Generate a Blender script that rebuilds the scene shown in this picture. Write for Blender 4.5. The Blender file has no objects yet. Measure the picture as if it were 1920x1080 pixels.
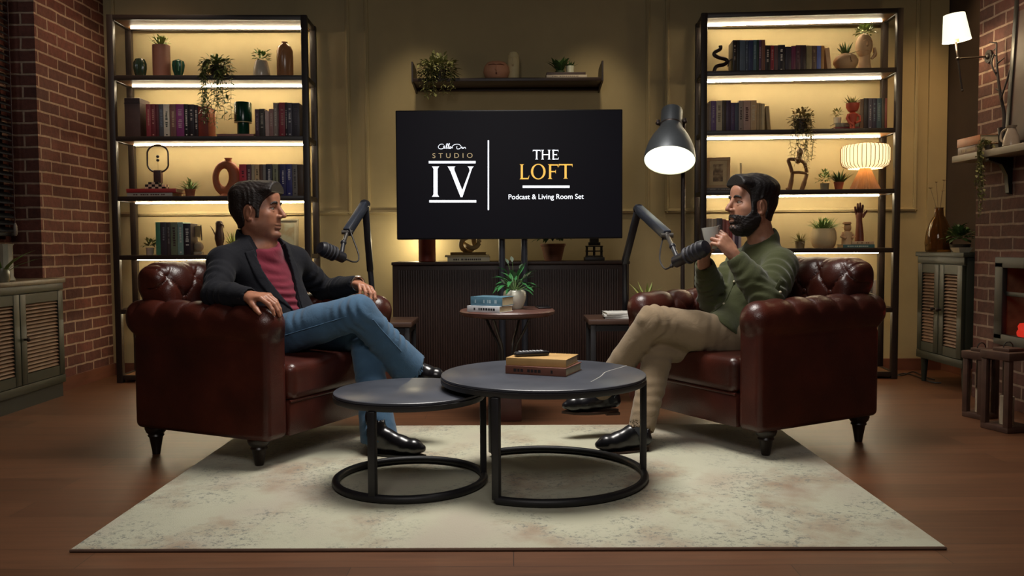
import bpy, bmesh, math, random
import numpy as np
from mathutils import Vector, Matrix, Euler
S = bpy.context.scene
COL = S.collection
PI = math.pi
rnd = random.Random(7)

# ---------------------------------------------------------------- camera
H, PITCH, ROLL, FPX = 0.95, 0.0512, 0.006, 1600.0
_F = Vector((0, math.cos(PITCH), -math.sin(PITCH)))
_U0 = Vector((0, math.sin(PITCH), math.cos(PITCH)))
_R0 = Vector((1, 0, 0))
_R = _R0*math.cos(ROLL) - _U0*math.sin(ROLL)
_U = _U0*math.cos(ROLL) + _R0*math.sin(ROLL)
CAM = Vector((0, 0, H))
cd = bpy.data.cameras.new('camera')
cd.sensor_width = 36.0
cd.lens = 36.0*FPX/1920.0
cd.clip_end = 60
cam = bpy.data.objects.new('camera', cd)
cam.matrix_world = Matrix(((_R.x, _U.x, -_F.x, 0), (_R.y, _U.y, -_F.y, 0), (_R.z, _U.z, -_F.z, H), (0, 0, 0, 1)))
COL.objects.link(cam)
S.camera = cam

def at(px, py, Y):
    d = _F + _R*((px-960)/FPX) - _U*((py-540)/FPX)
    return CAM + d*(Y/d.y)
def onfloor(px, py, z=0.0):
    d = _F + _R*((px-960)/FPX) - _U*((py-540)/FPX)
    return CAM + d*((z-H)/d.z)

# ---------------------------------------------------------------- exposure, world, big lights
S.view_settings.view_transform = 'Standard'
S.view_settings.look = 'None'
S.view_settings.gamma = 1.0
S.view_settings.use_curve_mapping = False
S.view_settings.exposure = 0.0
W = bpy.data.worlds.new('world')
S.world = W
W.use_nodes = True
W.node_tree.nodes['Background'].inputs[0].default_value = (0.30, 0.34, 0.36, 1)
W.node_tree.nodes['Background'].inputs[1].default_value = 0.03

def area(name, loc, target, sx, sy, power, col, spread=None):
    l = bpy.data.lights.new(name, 'AREA')
    l.shape = 'RECTANGLE'; l.size = sx; l.size_y = sy; l.energy = power; l.color = col
    if spread: l.spread = spread
    o = bpy.data.objects.new(name, l); COL.objects.link(o)
    o.location = loc
    o.rotation_euler = (Vector(target)-Vector(loc)).to_track_quat('-Z', 'Y').to_euler()
    o['kind'] = 'helper'
    return o
def spot(name, loc, target, power, col, size=1.0, blend=0.6, rad=0.05):
    l = bpy.data.lights.new(name, 'SPOT')
    l.energy = power; l.color = col; l.spot_size = size; l.spot_blend = blend; l.shadow_soft_size = rad
    o = bpy.data.objects.new(name, l); COL.objects.link(o)
    o.location = loc
    o.rotation_euler = (Vector(target)-Vector(loc)).to_track_quat('-Z', 'Y').to_euler()
    o['kind'] = 'helper'
    return o
def point(name, loc, power, col, rad=0.03):
    l = bpy.data.lights.new(name, 'POINT')
    l.energy = power; l.color = col; l.shadow_soft_size = rad
    o = bpy.data.objects.new(name, l); COL.objects.link(o)
    o.location = loc; o['kind'] = 'helper'
    return o
# overhead soft studio lamp above the coffee tables, soft front lamps high above the camera, wall washers
area('overhead_softbox', (0.0, 3.85, 3.25), (0.0, 3.65, 0), 1.3, 1.0, 50, (1.0, 0.95, 0.88), spread=1.9)
area('front_lamp', (-0.2, 0.6, 2.7), (0.0, 4.2, 0.8), 1.6, 0.9, 13, (1.0, 0.93, 0.88), spread=1.9)
area('window_light', (-2.9, 3.0, 2.9), (-3.05, 5.5, 2.2), 0.3, 0.6, 0.9, (0.85, 0.93, 1.0), spread=1.5)
for sx in (-0.66, 0.60):
    spot('wall_wash_spot', (sx, 5.50, 3.2), (sx, 6.3, 1.5), 42, (1.0, 0.82, 0.55), size=0.75, blend=0.9)
spot('wall_wash_spot', (3.0, 5.6, 3.2), (2.95, 6.3, 1.1), 55, (1.0, 0.62, 0.30), size=0.9, blend=0.9)  # added spot, no fixture here; strengthens the sconce's orange wash on the wall
area('brick_graze', (-2.3, 5.5, 3.2), (-2.97, 5.9, 0.7), 0.3, 0.3, 3, (1.0, 0.72, 0.5), spread=1.6)
area('chimney_graze', (2.2, 4.3, 3.2), (2.85, 4.9, 0.7), 0.3, 0.3, 4, (1.0, 0.74, 0.55), spread=1.6)

# ---------------------------------------------------------------- colour and materials
def lin(c):
    c = c.lstrip('#')
    o = []
    for i in (0, 2, 4):
        v = int(c[i:i+2], 16)/255.0
        o.append(v/12.92 if v <= 0.04045 else ((v+0.055)/1.055)**2.4)
    return (o[0], o[1], o[2], 1.0)
def shade(col, k):
    return (min(1, col[0]*k), min(1, col[1]*k), min(1, col[2]*k), 1.0)
MATS = {}
class NT:
    def __init__(s, name):
        s.m = bpy.data.materials.new(name); s.m.use_nodes = True
        s.t = s.m.node_tree; s.b = s.t.nodes['Principled BSDF']
    def n(s, typ, **kw):
        x = s.t.nodes.new(typ)
        for k, v in kw.items():
            if k in x.bl_rna.properties.keys(): setattr(x, k, v)
            else: x.inputs[k].default_value = v
        return x
    def l(s, a, b): s.t.links.new(a, b)
    def set(s, **kw):
        for k, v in kw.items(): s.b.inputs[k.replace('_', ' ')].default_value = v
def ramp(nt, fac, stops):
    r = nt.n('ShaderNodeValToRGB')
    e = r.color_ramp.elements
    while len(e) < len(stops): e.new(0.5)
    for i, (p, c) in enumerate(stops):
        e[i].position = p; e[i].color = c
    nt.l(fac, r.inputs[0])
    return r
def pm(col, rough=0.55, metal=0.0, var=0.18, scale=9.0, bump=0.0, bscale=60.0, coat=0.0, trans=0.0, emit=None, es=0.0, sheen=0.0, stretch=None, sub=0.0, alpha=1.0, bdist=0.004):
    key = (col, rough, metal, var, scale, bump, bscale, coat, trans, emit, es, sheen, stretch, sub, alpha, bdist)
    if key in MATS: return MATS[key]
    nt = NT('surface_%03d' % len(MATS))
    c = lin(col)
    tc = nt.n('ShaderNodeTexCoord')
    vec = tc.outputs['Object']
    if stretch:
        mp = nt.n('ShaderNodeMapping'); mp.inputs['Scale'].default_value = stretch
        nt.l(vec, mp.inputs[0]); vec = mp.outputs[0]
    if var > 0:
        no = nt.n('ShaderNodeTexNoise', Scale=scale, Detail=4.0, Roughness=0.6)
        nt.l(vec, no.inputs['Vector'])
        r = ramp(nt, no.outputs[0], [(0.3, shade(c, 1-var)), (0.7, shade(c, 1+var))])
        nt.l(r.outputs[0], nt.b.inputs['Base Color'])
    else:
        nt.set(Base_Color=c)
    if bump > 0:
        n2 = nt.n('ShaderNodeTexNoise', Scale=bscale, Detail=3.0)
        nt.l(vec, n2.inputs['Vector'])
        bp = nt.n('ShaderNodeBump', Strength=bump, Distance=bdist)
        nt.l(n2.outputs[0], bp.inputs['Height']); nt.l(bp.outputs[0], nt.b.inputs['Normal'])
    nt.set(Roughness=rough, Metallic=metal)
    if coat: nt.set(Coat_Weight=coat, Coat_Roughness=0.12)
    if trans: nt.set(Transmission_Weight=trans)
    if sheen: nt.set(Sheen_Weight=sheen, Sheen_Roughness=0.5)
    if sub: nt.set(Subsurface_Weight=sub, Subsurface_Radius=(0.02, 0.008, 0.005), Subsurface_Scale=0.3)
    if alpha < 1: nt.set(Alpha=alpha)
    if emit:
        nt.set(Emission_Color=lin(emit), Emission_Strength=es)
    MATS[key] = nt.m
    return nt.m

# ---------------------------------------------------------------- geometry builder
_rb = {}
def rbox_data(s, r, seg=2):
    k = (round(s[0], 4), round(s[1], 4), round(s[2], 4), round(r, 4), seg)
    if k not in _rb:
        bm = bmesh.new()
        bmesh.ops.create_cube(bm, size=1.0)
        for v in bm.verts: v.co = Vector((v.co.x*s[0], v.co.y*s[1], v.co.z*s[2]))
        if r > 0:
            bmesh.ops.bevel(bm, geom=list(bm.edges), offset=min(r, 0.49*min(s)), segments=seg, profile=0.5, affect='EDGES')
        bm.verts.index_update()
        _rb[k] = ([tuple(v.co) for v in bm.verts], [tuple(v.index for v in f.verts) for f in bm.faces])
        bm.free()
    return _rb[k]
def frame(d):
    d = Vector(d).normalized()
    a = Vector((0, 0, 1)) if abs(d.z) < 0.95 else Vector((1, 0, 0))
    u = d.cross(a).normalized()
    return u, d.cross(u).normalized()
def rotm(rx=0, ry=0, rz=0): return Euler((rx, ry, rz)).to_matrix()
class G:
    def __init__(s): s.v = []; s.f = []
    def add(s, vs, fs, M=None, c=None):
        o = len(s.v)
        for p in vs:
            p = Vector(p)
            if M is not None: p = M @ p
            if c is not None: p = p + Vector(c)
            s.v.append(p)
        s.f += [tuple(i+o for i in f) for f in fs]
        return s
    def box(s, c, size, r=0.0, M=None, seg=2):
        vs, fs = rbox_data(size, r, seg)
        return s.add(vs, fs, M, c)
    def bar(s, lo, hi, r=0.0):
        return s.box([(a+b)/2 for a, b in zip(lo, hi)], [abs(b-a) for a, b in zip(lo, hi)], r)
    def cyl(s, a, b, r0, r1=None, n=16, caps=True):
        r1 = r0 if r1 is None else r1
        return s.tube([a, b], [r0, r1], n, caps)
    def tube(s, pts, r, n=8, caps=True, closed=False, flat=1.0):
        pts = [Vector(p) for p in pts]
        m = len(pts)
        rs = r if isinstance(r, (list, tuple)) else [r]*m
        vs, fs = [], []
        u = None
        for i, p in enumerate(pts):
            if closed: t = pts[(i+1) % m]-pts[i-1]
            else: t = pts[min(i+1, m-1)]-pts[max(i-1, 0)]
            t = t.normalized()
            if u is None: u, w = frame(t)
            else:
                u = (u - t*u.dot(t))
                u = u.normalized() if u.length > 1e-6 else frame(t)[0]
                w = t.cross(u).normalized()
            for k in range(n):
                a = 2*PI*k/n
                vs.append(p + (u*math.cos(a) + w*math.sin(a)*flat)*rs[i])
        seg = m if closed else m-1
        for i in range(seg):
            j = (i+1) % m
            for k in range(n):
                k2 = (k+1) % n
                fs.append((i*n+k, i*n+k2, j*n+k2, j*n+k))
        if caps and not closed:
            fs.append(tuple(range(n-1, -1, -1)))
            fs.append(tuple((m-1)*n+k for k in range(n)))
        return s.add(vs, fs)
    def lathe(s, prof, n=24, c=(0, 0, 0), M=None, caps=True, ripple=0, amp=0.0):
        vs, fs = [], []
        for (r, z) in prof:
            for k in range(n):
                a = 2*PI*k/n
                q = r*(1+amp*math.cos(ripple*a)) if ripple else r
                vs.append((q*math.cos(a), q*math.sin(a), z))
        m = len(prof)
        for i in range(m-1):
            for k in range(n):
                k2 = (k+1) % n
                fs.append((i*n+k, i*n+k2, (i+1)*n+k2, (i+1)*n+k))
        if caps:
            if prof[0][0] > 1e-5: fs.append(tuple(range(n-1, -1, -1)))
            if prof[-1][0] > 1e-5: fs.append(tuple((m-1)*n+k for k in range(n)))
        return s.add(vs, fs, M, c)
    def sph(s, c, r, n=16, m=10, M=None):
        if not isinstance(r, (tuple, list)): r = (r, r, r)
        prof = [(max(1e-4, math.sin(PI*i/m)), -math.cos(PI*i/m)) for i in range(m+1)]
        g = G().lathe(prof, n)
        vs = [(p.x*r[0], p.y*r[1], p.z*r[2]) for p in g.v]
        return s.add(vs, g.f, M, c)
    def leaf(s, p, d, L, Wd, bend=0.3, up=None, fold=0.25):
        p = Vector(p); d = Vector(d).normalized()
        up = Vector(up) if up is not None else Vector((0, 0, 1))
        sd = d.cross(up)
        if sd.length < 1e-3: sd = d.cross(Vector((1, 0, 0)))
        sd.normalize(); nn = sd.cross(d).normalized()
        rows = [(0.0, 0.12), (0.3, 0.85), (0.62, 0.9), (1.0, 0.04)]
        vs, fs = [], []
        for t, wd in rows:
            q = p + d*(L*t) - nn*(bend*L*t*t)
            vs += [q - sd*(Wd*wd/2) + nn*(fold*Wd*wd/2), q, q + sd*(Wd*wd/2) + nn*(fold*Wd*wd/2)]
        for i in range(3):
            a = i*3
            fs += [(a, a+1, a+4, a+3), (a+1, a+2, a+5, a+4)]
        return s.add(vs, fs)
    def blade(s, p, d, L, Wd, bend=0.5):
        p = Vector(p); d = Vector(d).normalized()
        sd = d.cross(Vector((0, 0, 1)))
        if sd.length < 1e-3: sd = Vector((1, 0, 0))
        sd.normalize()
        hd = Vector((d.x, d.y, 0))
        vs, fs = [], []
        for t, wd in ((0, 1), (0.35, 0.9), (0.7, 0.6), (1, 0.05)):
            q = p + d*(L*t) + hd*(bend*L*t*t) - Vector((0, 0, 1))*(bend*0.6*L*t*t)
            vs += [q-sd*(Wd*wd/2), q+sd*(Wd*wd/2)]
        for i in range(3): fs.append((2*i, 2*i+1, 2*i+3, 2*i+2))
        return s.add(vs, fs)
    def poly(s, pts2, o, ux, uy, th):
        o, ux, uy = Vector(o), Vector(ux), Vector(uy)
        nn = ux.cross(uy).normalized()*th
        a = [o+ux*x+uy*y for x, y in pts2]
        m = len(a)
        vs = a + [p+nn for p in a]
        fs = [tuple(range(m-1, -1, -1)), tuple(range(m, 2*m))]
        fs += [(i, (i+1) % m, m+(i+1) % m, m+i) for i in range(m)]
        return s.add(vs, fs)
def part(name, g, mat, parent=None, ang=38, smooth=True, label=None, kind=None):
    me = bpy.data.meshes.new(name)
    me.from_pydata([tuple(p) for p in g.v], [], g.f)
    me.validate(); me.update()
    me.materials.append(mat)
    if smooth:
        me.polygons.foreach_set('use_smooth', [True]*len(me.polygons))
        if ang: me.set_sharp_from_angle(angle=math.radians(ang))
    o = bpy.data.objects.new(name, me)
    COL.objects.link(o)
    if parent is not None: o.parent = parent
    if label: o['label'] = label
    if kind: o['kind'] = kind
    return o
def thing(name, label, cat, loc=(0, 0, 0), rz=0.0, group=None):
    o = bpy.data.objects.new(name, None)
    o.empty_display_size = 0.1
    COL.objects.link(o)
    o.location = loc; o.rotation_euler = (0, 0, rz)
    o['label'] = label; o['category'] = cat
    if group: o['group'] = group
    return o
def tag(o, label, cat, group=None):
    o['label'] = label; o['category'] = cat
    if group: o['group'] = group
    return o
def struct(name, g, mat, ang=38):
    o = part(name, g, mat, None, ang); o['kind'] = 'structure'; return o
def subd(o, lv=1):
    m = o.modifiers.new('smooth', 'SUBSURF'); m.levels = lv; m.render_levels = lv; return o
def cat(pts, n=8, closed=False):
    P = [Vector(p) for p in pts]; m = len(P); out = []
    rng = range(m) if closed else range(m-1)
    for i in rng:
        p0 = P[i-1] if (closed or i > 0) else P[0]
        p1, p2 = P[i], P[(i+1) % m]
        p3 = P[(i+2) % m] if (closed or i+2 < m) else P[-1]
        for k in range(n):
            t = k/n
            out.append(0.5*((2*p1)+(p2-p0)*t+(2*p0-5*p1+4*p2-p3)*t*t+(3*p1-p0-3*p2+p3)*t**3))
    if not closed: out.append(P[-1])
    return out
# ---------------------------------------------------------------- room materials
def brick_mat(axes, base, dark, mortar):
    nt = NT('brick_' + axes)
    tc = nt.n('ShaderNodeTexCoord')
    sp = nt.n('ShaderNodeSeparateXYZ'); nt.l(tc.outputs['Object'], sp.inputs[0])
    cb = nt.n('ShaderNodeCombineXYZ')
    ad = nt.n('ShaderNodeMath', operation='ADD'); nt.l(sp.outputs['X'], ad.inputs[0]); nt.l(sp.outputs['Y'], ad.inputs[1])
    nt.l(ad.outputs[0], cb.inputs[0]); nt.l(sp.outputs['Z'], cb.inputs[1])
    # slightly wavy courses
    wn = nt.n('ShaderNodeTexNoise', Scale=7.0, Detail=2.0); nt.l(tc.outputs['Object'], wn.inputs['Vector'])
    mx = nt.n('ShaderNodeVectorMath', operation='MULTIPLY_ADD')
    nt.l(wn.outputs['Color'], mx.inputs[0]); mx.inputs[1].default_value = (0.014, 0.014, 0)
    nt.l(cb.outputs[0], mx.inputs[2])
    b = nt.n('ShaderNodeTexBrick', Scale=1.0)
    b.offset = 0.5
    b.inputs['Mortar Size'].default_value = 0.0075; b.inputs['Mortar Smooth'].default_value = 0.25
    b.inputs['Brick Width'].default_value = 0.235; b.inputs['Row Height'].default_value = 0.0755
    b.inputs['Color1'].default_value = lin(base); b.inputs['Color2'].default_value = lin(dark)
    b.inputs['Mortar'].default_value = lin(mortar); b.inputs['Bias'].default_value = 0.0
    nt.l(mx.outputs[0], b.inputs['Vector'])
    n1 = nt.n('ShaderNodeTexNoise', Scale=26.0, Detail=6.0, Roughness=0.7); nt.l(tc.outputs['Object'], n1.inputs['Vector'])
    mm = nt.n('ShaderNodeMix', data_type='RGBA', blend_type='MULTIPLY'); mm.inputs[0].default_value = 0.75
    r = ramp(nt, n1.outputs[0], [(0.3, (0.5, 0.5, 0.5, 1)), (0.75, (1.25, 1.2, 1.2, 1))])
    nt.l(b.outputs['Color'], mm.inputs[6]); nt.l(r.outputs[0], mm.inputs[7])
    nt.l(mm.outputs[2], nt.b.inputs['Base Color'])
    hm = nt.n('ShaderNodeMath', operation='MULTIPLY_ADD'); nt.l(b.outputs['Fac'], hm.inputs[0]); hm.inputs[1].default_value = -1.0
    nt.l(n1.outputs[0], hm.inputs[2])
    bp = nt.n('ShaderNodeBump', Strength=0.9, Distance=0.006); nt.l(hm.outputs[0], bp.inputs['Height'])
    nt.l(bp.outputs[0], nt.b.inputs['Normal']); nt.set(Roughness=0.85)
    return nt.m
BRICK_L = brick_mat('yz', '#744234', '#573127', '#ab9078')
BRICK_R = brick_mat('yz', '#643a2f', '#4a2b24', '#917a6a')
def floor_mat():
    nt = NT('wood_planks')
    tc = nt.n('ShaderNodeTexCoord')
    b = nt.n('ShaderNodeTexBrick', Scale=1.0); b.offset = 0.37
    b.inputs['Mortar Size'].default_value = 0.0012; b.inputs['Brick Width'].default_value = 1.3; b.inputs['Row Height'].default_value = 0.165
    b.inputs['Color1'].default_value = lin('#68442d'); b.inputs['Color2'].default_value = lin('#583824'); b.inputs['Mortar'].default_value = lin('#35231a')
    nt.l(tc.outputs['Object'], b.inputs['Vector'])
    mp = nt.n('ShaderNodeMapping'); mp.inputs['Scale'].default_value = (1.2, 18, 1); nt.l(tc.outputs['Object'], mp.inputs[0])
    n1 = nt.n('ShaderNodeTexNoise', Scale=2.0, Detail=6.0, Roughness=0.65); nt.l(mp.outputs[0], n1.inputs['Vector'])
    r = ramp(nt, n1.outputs[0], [(0.3, (0.72, 0.72, 0.72, 1)), (0.7, (1.15, 1.12, 1.1, 1))])
    mm = nt.n('ShaderNodeMix', data_type='RGBA', blend_type='MULTIPLY'); mm.inputs[0].default_value = 1.0
    nt.l(b.outputs['Color'], mm.inputs[6]); nt.l(r.outputs[0], mm.inputs[7]); nt.l(mm.outputs[2], nt.b.inputs['Base Color'])
    bp = nt.n('ShaderNodeBump', Strength=0.15, Distance=0.002); nt.l(n1.outputs[0], bp.inputs['Height']); nt.l(bp.outputs[0], nt.b.inputs['Normal'])
    nt.set(Roughness=0.42, Specular_IOR_Level=0.4)
    return nt.m
WALLP = pm('#a8976f', rough=0.8, var=0.06, scale=3, bump=0.08, bscale=120)
DARKW = pm('#3a2e26', rough=0.85, var=0.12, scale=4)
SKIRT = pm('#6f4331', rough=0.5, var=0.15, scale=6, stretch=(1, 1, 6))
YB = 6.32            # back wall
XR = 3.2             # right wall
XC = 2.82            # chimney face
struct('floor', G().bar((-4.2, -1.6, -0.1), (4.2, YB, 0.0)), floor_mat())
struct('ceiling', G().bar((-4.2, -1.6, 3.6), (4.2, YB+0.1, 3.7)), pm('#2a2724', rough=0.9))
struct('wall_back', G().bar((-3.4, YB, -0.1), (XR+0.2, YB+0.1, 3.6)), WALLP)
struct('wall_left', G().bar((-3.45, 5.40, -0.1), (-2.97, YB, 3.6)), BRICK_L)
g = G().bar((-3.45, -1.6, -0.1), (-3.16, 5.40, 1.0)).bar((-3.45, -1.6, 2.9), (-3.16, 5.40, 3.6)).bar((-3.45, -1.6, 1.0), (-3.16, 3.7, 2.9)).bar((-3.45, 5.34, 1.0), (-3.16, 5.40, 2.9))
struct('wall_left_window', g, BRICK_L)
struct('wall_right', G().bar((XR, -1.6, -0.1), (XR+0.12, YB, 3.6)), DARKW)
FY0, FY1, FZ0, FZ1 = 4.08, 4.90, 0.39, 0.83
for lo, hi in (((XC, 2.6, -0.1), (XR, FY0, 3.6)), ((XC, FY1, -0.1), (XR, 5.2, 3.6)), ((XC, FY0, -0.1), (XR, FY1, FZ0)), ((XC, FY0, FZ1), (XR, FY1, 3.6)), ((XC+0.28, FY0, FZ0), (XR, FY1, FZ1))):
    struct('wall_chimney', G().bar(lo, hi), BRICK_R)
# window with a frame, panes and a venetian blind in front of it
w = part('window_1', G().bar((-3.42, 3.70, 1.0), (-3.36, 5.34, 1.05)).bar((-3.42, 3.70, 2.85), (-3.36, 5.34, 2.9)).bar((-3.42, 3.70, 1.0), (-3.36, 3.75, 2.9)).bar((-3.42, 5.29, 1.0), (-3.36, 5.34, 2.9)).bar((-3.42, 4.49, 1.0), (-3.36, 4.54, 2.9)), pm('#2b2a26', rough=0.5))
w['kind'] = 'structure'
part('pane', G().bar((-3.395, 3.72, 1.02), (-3.388, 5.32, 2.88)), pm('#1c2426', rough=0.05, var=0), w)
bl = thing('venetian_blind', 'dark slatted venetian blind hanging beside the brick pier above the louvred sideboard', 'blind', (-3.11, 4.75, 0))
g = G()
for i in range(46):
    g.box((0, 0, 1.06+i*0.043), (0.05, 1.16, 0.003), M=None) if False else g.add(rbox_data((0.052, 1.16, 0.003), 0)[0], rbox_data((0.052, 1.16, 0.003), 0)[1], rotm(0, 0.62, 0), (0, 0, 1.06+i*0.043))
part('slat', g, pm('#23262a', rough=0.45), bl, label='tilted dark slats')
part('bottom_rail', G().box((0, 0, 1.03), (0.04, 1.16, 0.022), 0.004), pm('#1d1f22', rough=0.4), bl)
part('head_rail', G().box((0, 0, 3.06), (0.05, 1.16, 0.05), 0.004), pm('#1d1f22', rough=0.4), bl)
for y in (0.35, 0.53):
    part('cord', G().tube([(0.045, y, 3.04), (0.047, y+0.004, 2.0), (0.045, y, 1.08)], 0.003, 6), pm('#3a1f1c', rough=0.6), bl)
part('cord_weight', G().lathe([(0.004, 1.10), (0.011, 1.08), (0.012, 1.03), (0.005, 1.02)], 12, (0.047, 0.53, 0)), pm('#8d8378', rough=0.4), bl)
# baseboards and wall panel mouldings
struct('baseboard_back', G().bar((-2.97, YB-0.016, 0), (XR, YB, 0.085)), SKIRT)
struct('baseboard_left', G().bar((-2.97, 5.40, 0), (-2.954, YB-0.016, 0.085)), SKIRT)
struct('baseboard_right', G().bar((XR-0.016, 5.2, 0), (XR, YB-0.016, 0.085)), SKIRT)
def panel(nm, x0, x1, z0, z1):
    g = G()
    for (ax, az, bx, bz) in ((x0, z0, x1, z0), (x0, z1, x1, z1), (x0, z0, x0, z1), (x1, z0, x1, z1)):
        hz = abs(bx-ax) > abs(bz-az)
        g.box(((ax+bx)/2, YB-0.009, (az+bz)/2), (abs(bx-ax)+0.03, 0.018, 0.030) if hz else (0.030, 0.018, abs(bz-az)+0.03), 0.006)
        i = 0.012
        g.box(((ax+bx)/2, YB-0.014, (az+bz)/2), (abs(bx-ax)+0.03, 0.020, 0.010) if hz else (0.010, 0.020, abs(bz-az)+0.03), 0.004)
    struct(nm, g, WALLP)
xs = [at(p, 300, YB).x for p in (655, 690, 1214, 1250, 1716)]
zr = at(960, 397, YB).z
panel('trim_1', -2.9, xs[0], zr, 3.3)
panel('trim_2', xs[1], xs[2], zr, 3.3)
panel('trim_3', xs[3], xs[4], zr, 3.3)
struct('trim_4', G().bar((at(1738, 300, YB).x, YB-0.02, 0.085), (at(1772, 300, YB).x, YB, 3.6)), WALLP)

# ---------------------------------------------------------------- rug
def rug_mat():
    nt = NT('distressed_rug')
    tc = nt.n('ShaderNodeTexCoord'); v = tc.outputs['Object']
    big = nt.n('ShaderNodeTexNoise', Scale=1.7, Detail=3.0); nt.l(v, big.inputs['Vector'])
    r0 = ramp(nt, big.outputs[0], [(0.36, lin('#b0a896')), (0.5, lin('#b5b39c')), (0.62, lin('#bcbaa4')), (0.75, lin('#b3a893'))])
    med = nt.n('ShaderNodeTexNoise', Scale=2.6, Detail=7.0, Roughness=0.62); nt.l(v, med.inputs['Vector'])
    r1 = ramp(nt, med.outputs[0], [(0.50, (0, 0, 0, 1)), (0.72, (1, 1, 1, 1))])
    m1 = nt.n('ShaderNodeMix', data_type='RGBA'); nt.l(r0.outputs[0], m1.inputs[6]); m1.inputs[7].default_value = lin('#937861')
    nt.l(r1.outputs[0], m1.inputs[0])
    # fine grey-blue speckle kept inside drifting patches
    vo = nt.n('ShaderNodeTexNoise', Scale=48.0, Detail=5.0, Roughness=0.8); nt.l(v, vo.inputs['Vector'])
    r2 = ramp(nt, vo.outputs[0], [(0.52, (0, 0, 0, 1)), (0.61, (1, 1, 1, 1))])
    pt = nt.n('ShaderNodeTexNoise', Scale=3.0, Detail=4.0); nt.l(v, pt.inputs['Vector'])
    r3 = ramp(nt, pt.outputs[0], [(0.43, (0, 0, 0, 1)), (0.58, (0.9, 0.9, 0.9, 1))])
    ml = nt.n('ShaderNodeMath', operation='MULTIPLY'); nt.l(r2.outputs[0], ml.inputs[0]); nt.l(r3.outputs[0], ml.inputs[1])
    m2 = nt.n('ShaderNodeMix', data_type='RGBA'); nt.l(m1.outputs[2], m2.inputs[6]); m2.inputs[7].default_value = lin('#75776f')
    nt.l(ml.outputs[0], m2.inputs[0]); nt.l(m2.outputs[2], nt.b.inputs['Base Color'])
    wv = nt.n('ShaderNodeTexNoise', Scale=220.0, Detail=2.0); nt.l(v, wv.inputs['Vector'])
    bp = nt.n('ShaderNodeBump', Strength=0.35, Distance=0.004); nt.l(wv.outputs[0], bp.inputs['Height']); nt.l(bp.outputs[0], nt.b.inputs['Normal'])
    nt.set(Roughness=0.95, Sheen_Weight=0.15)
    return nt.m
rc = [onfloor(120, 1036), onfloor(1760, 1031), onfloor(1487, 800), onfloor(452, 802)]
rw = (rc[1]-rc[0]).length; rd = (rc[3].y-rc[0].y+rc[2].y-rc[1].y)/2
rm = (rc[0]+rc[1]+rc[2]+rc[3])/4
rug = thing('area_rug', 'large cream distressed rug under the two coffee tables', 'rug', (rm.x, rm.y, 0), math.atan2(rc[1].y-rc[0].y, rc[1].x-rc[0].x))
part('pile', G().box((0, 0, 0.006), (rw, rd, 0.012), 0.004), rug_mat(), rug)
part('binding', G().tube([(-rw/2, -rd/2, .0055), (rw/2, -rd/2, .0055), (rw/2, rd/2, .0055), (-rw/2, rd/2, .0055)], 0.0055, 6, closed=True), pm('#6d5546', rough=0.9), rug, label='dark edge binding')
RUGZ = 0.012
# ---------------------------------------------------------------- bookcases
METAL = pm('#2b211b', rough=0.45, var=0.1)
SHELFW = pm('#7d5838', rough=0.5, var=0.18, scale=5, stretch=(1, 8, 8))
EDGEW = pm('#2e221b', rough=0.5, var=0.15)
LED = pm('#fff2d0', rough=0.4, var=0, emit='#fff0cc', es=60.0)
class Case:
    def __init__(s, name, label, xl, yl, xr, yr, depth, ys, pxm):
        s.a = Vector((xl, yl, 0)); s.b = Vector((xr, yr, 0))
        s.w = (s.b-s.a).length; s.rz = math.atan2(yr-yl, xr-xl); s.d = depth
        Ym = (yl+yr)/2
        s.z = [at(pxm, y, Ym).z for y in ys]
        t = s.t = thing(name, label, 'bookshelf', (xl, yl, 0), s.rz, 'lit metal bookshelves')
        P = 0.042; top = s.z[0]+0.016
        for x in (0, s.w):
            for y in (0, depth):
                part('post', G().bar((x-P/2, y-P/2, 0), (x+P/2, y+P/2, top), 0.003), METAL, t)
        for i, z in enumerate(s.z):
            f = G()
            h = 0.016
            for y in (0, depth): f.box((s.w/2, y, z), (s.w-P, 0.03, 2*h), 0.002)
            for x in (0, s.w): f.box((x, depth/2, z), (0.03, depth-P, 2*h), 0.002)
            sh = part('shelf', G().box((s.w/2, depth/2, z+0.001), (s.w-P, depth-0.03, 0.028), 0.0), SHELFW, t)
            part('shelf_frame', f, METAL, sh)
            if i < len(s.z)-1:
                part('light_strip', G().box((s.w/2, depth-0.085, z-0.019), (s.w-0.10, 0.011, 0.008), 0.002), LED, t, label='glowing warm white strip')
    def yf(s, x): return s.a.y + (s.b.y-s.a.y)*(x-s.a.x)/(s.b.x-s.a.x)
    def loc(s, px, shelf, off=0.13):
        Y = s.a.y+off
        for _ in range(4):
            x = at(px, 460, Y).x; Y = s.yf(x)+off
        return Vector((at(px, 460, Y).x, Y, s.z[shelf]+0.0165))
    def zt(s, px, py, shelf, off=0.13):
        return at(px, py, s.loc(px, shelf, off).y).z
LC = Case('bookshelf', 'lit black metal bookshelf behind the man in the navy blazer', -2.739, 5.93, -1.4215, 5.97, 0.30, (33, 146, 260, 372, 482, 583, 706), 400)
RC = Case('bookshelf', 'lit black metal bookshelf behind the man in the green shirt', 1.3425, 6.0, 2.651, 5.90, 0.28, (25, 135, 247, 360, 470, 581, 700), 1500)

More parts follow.
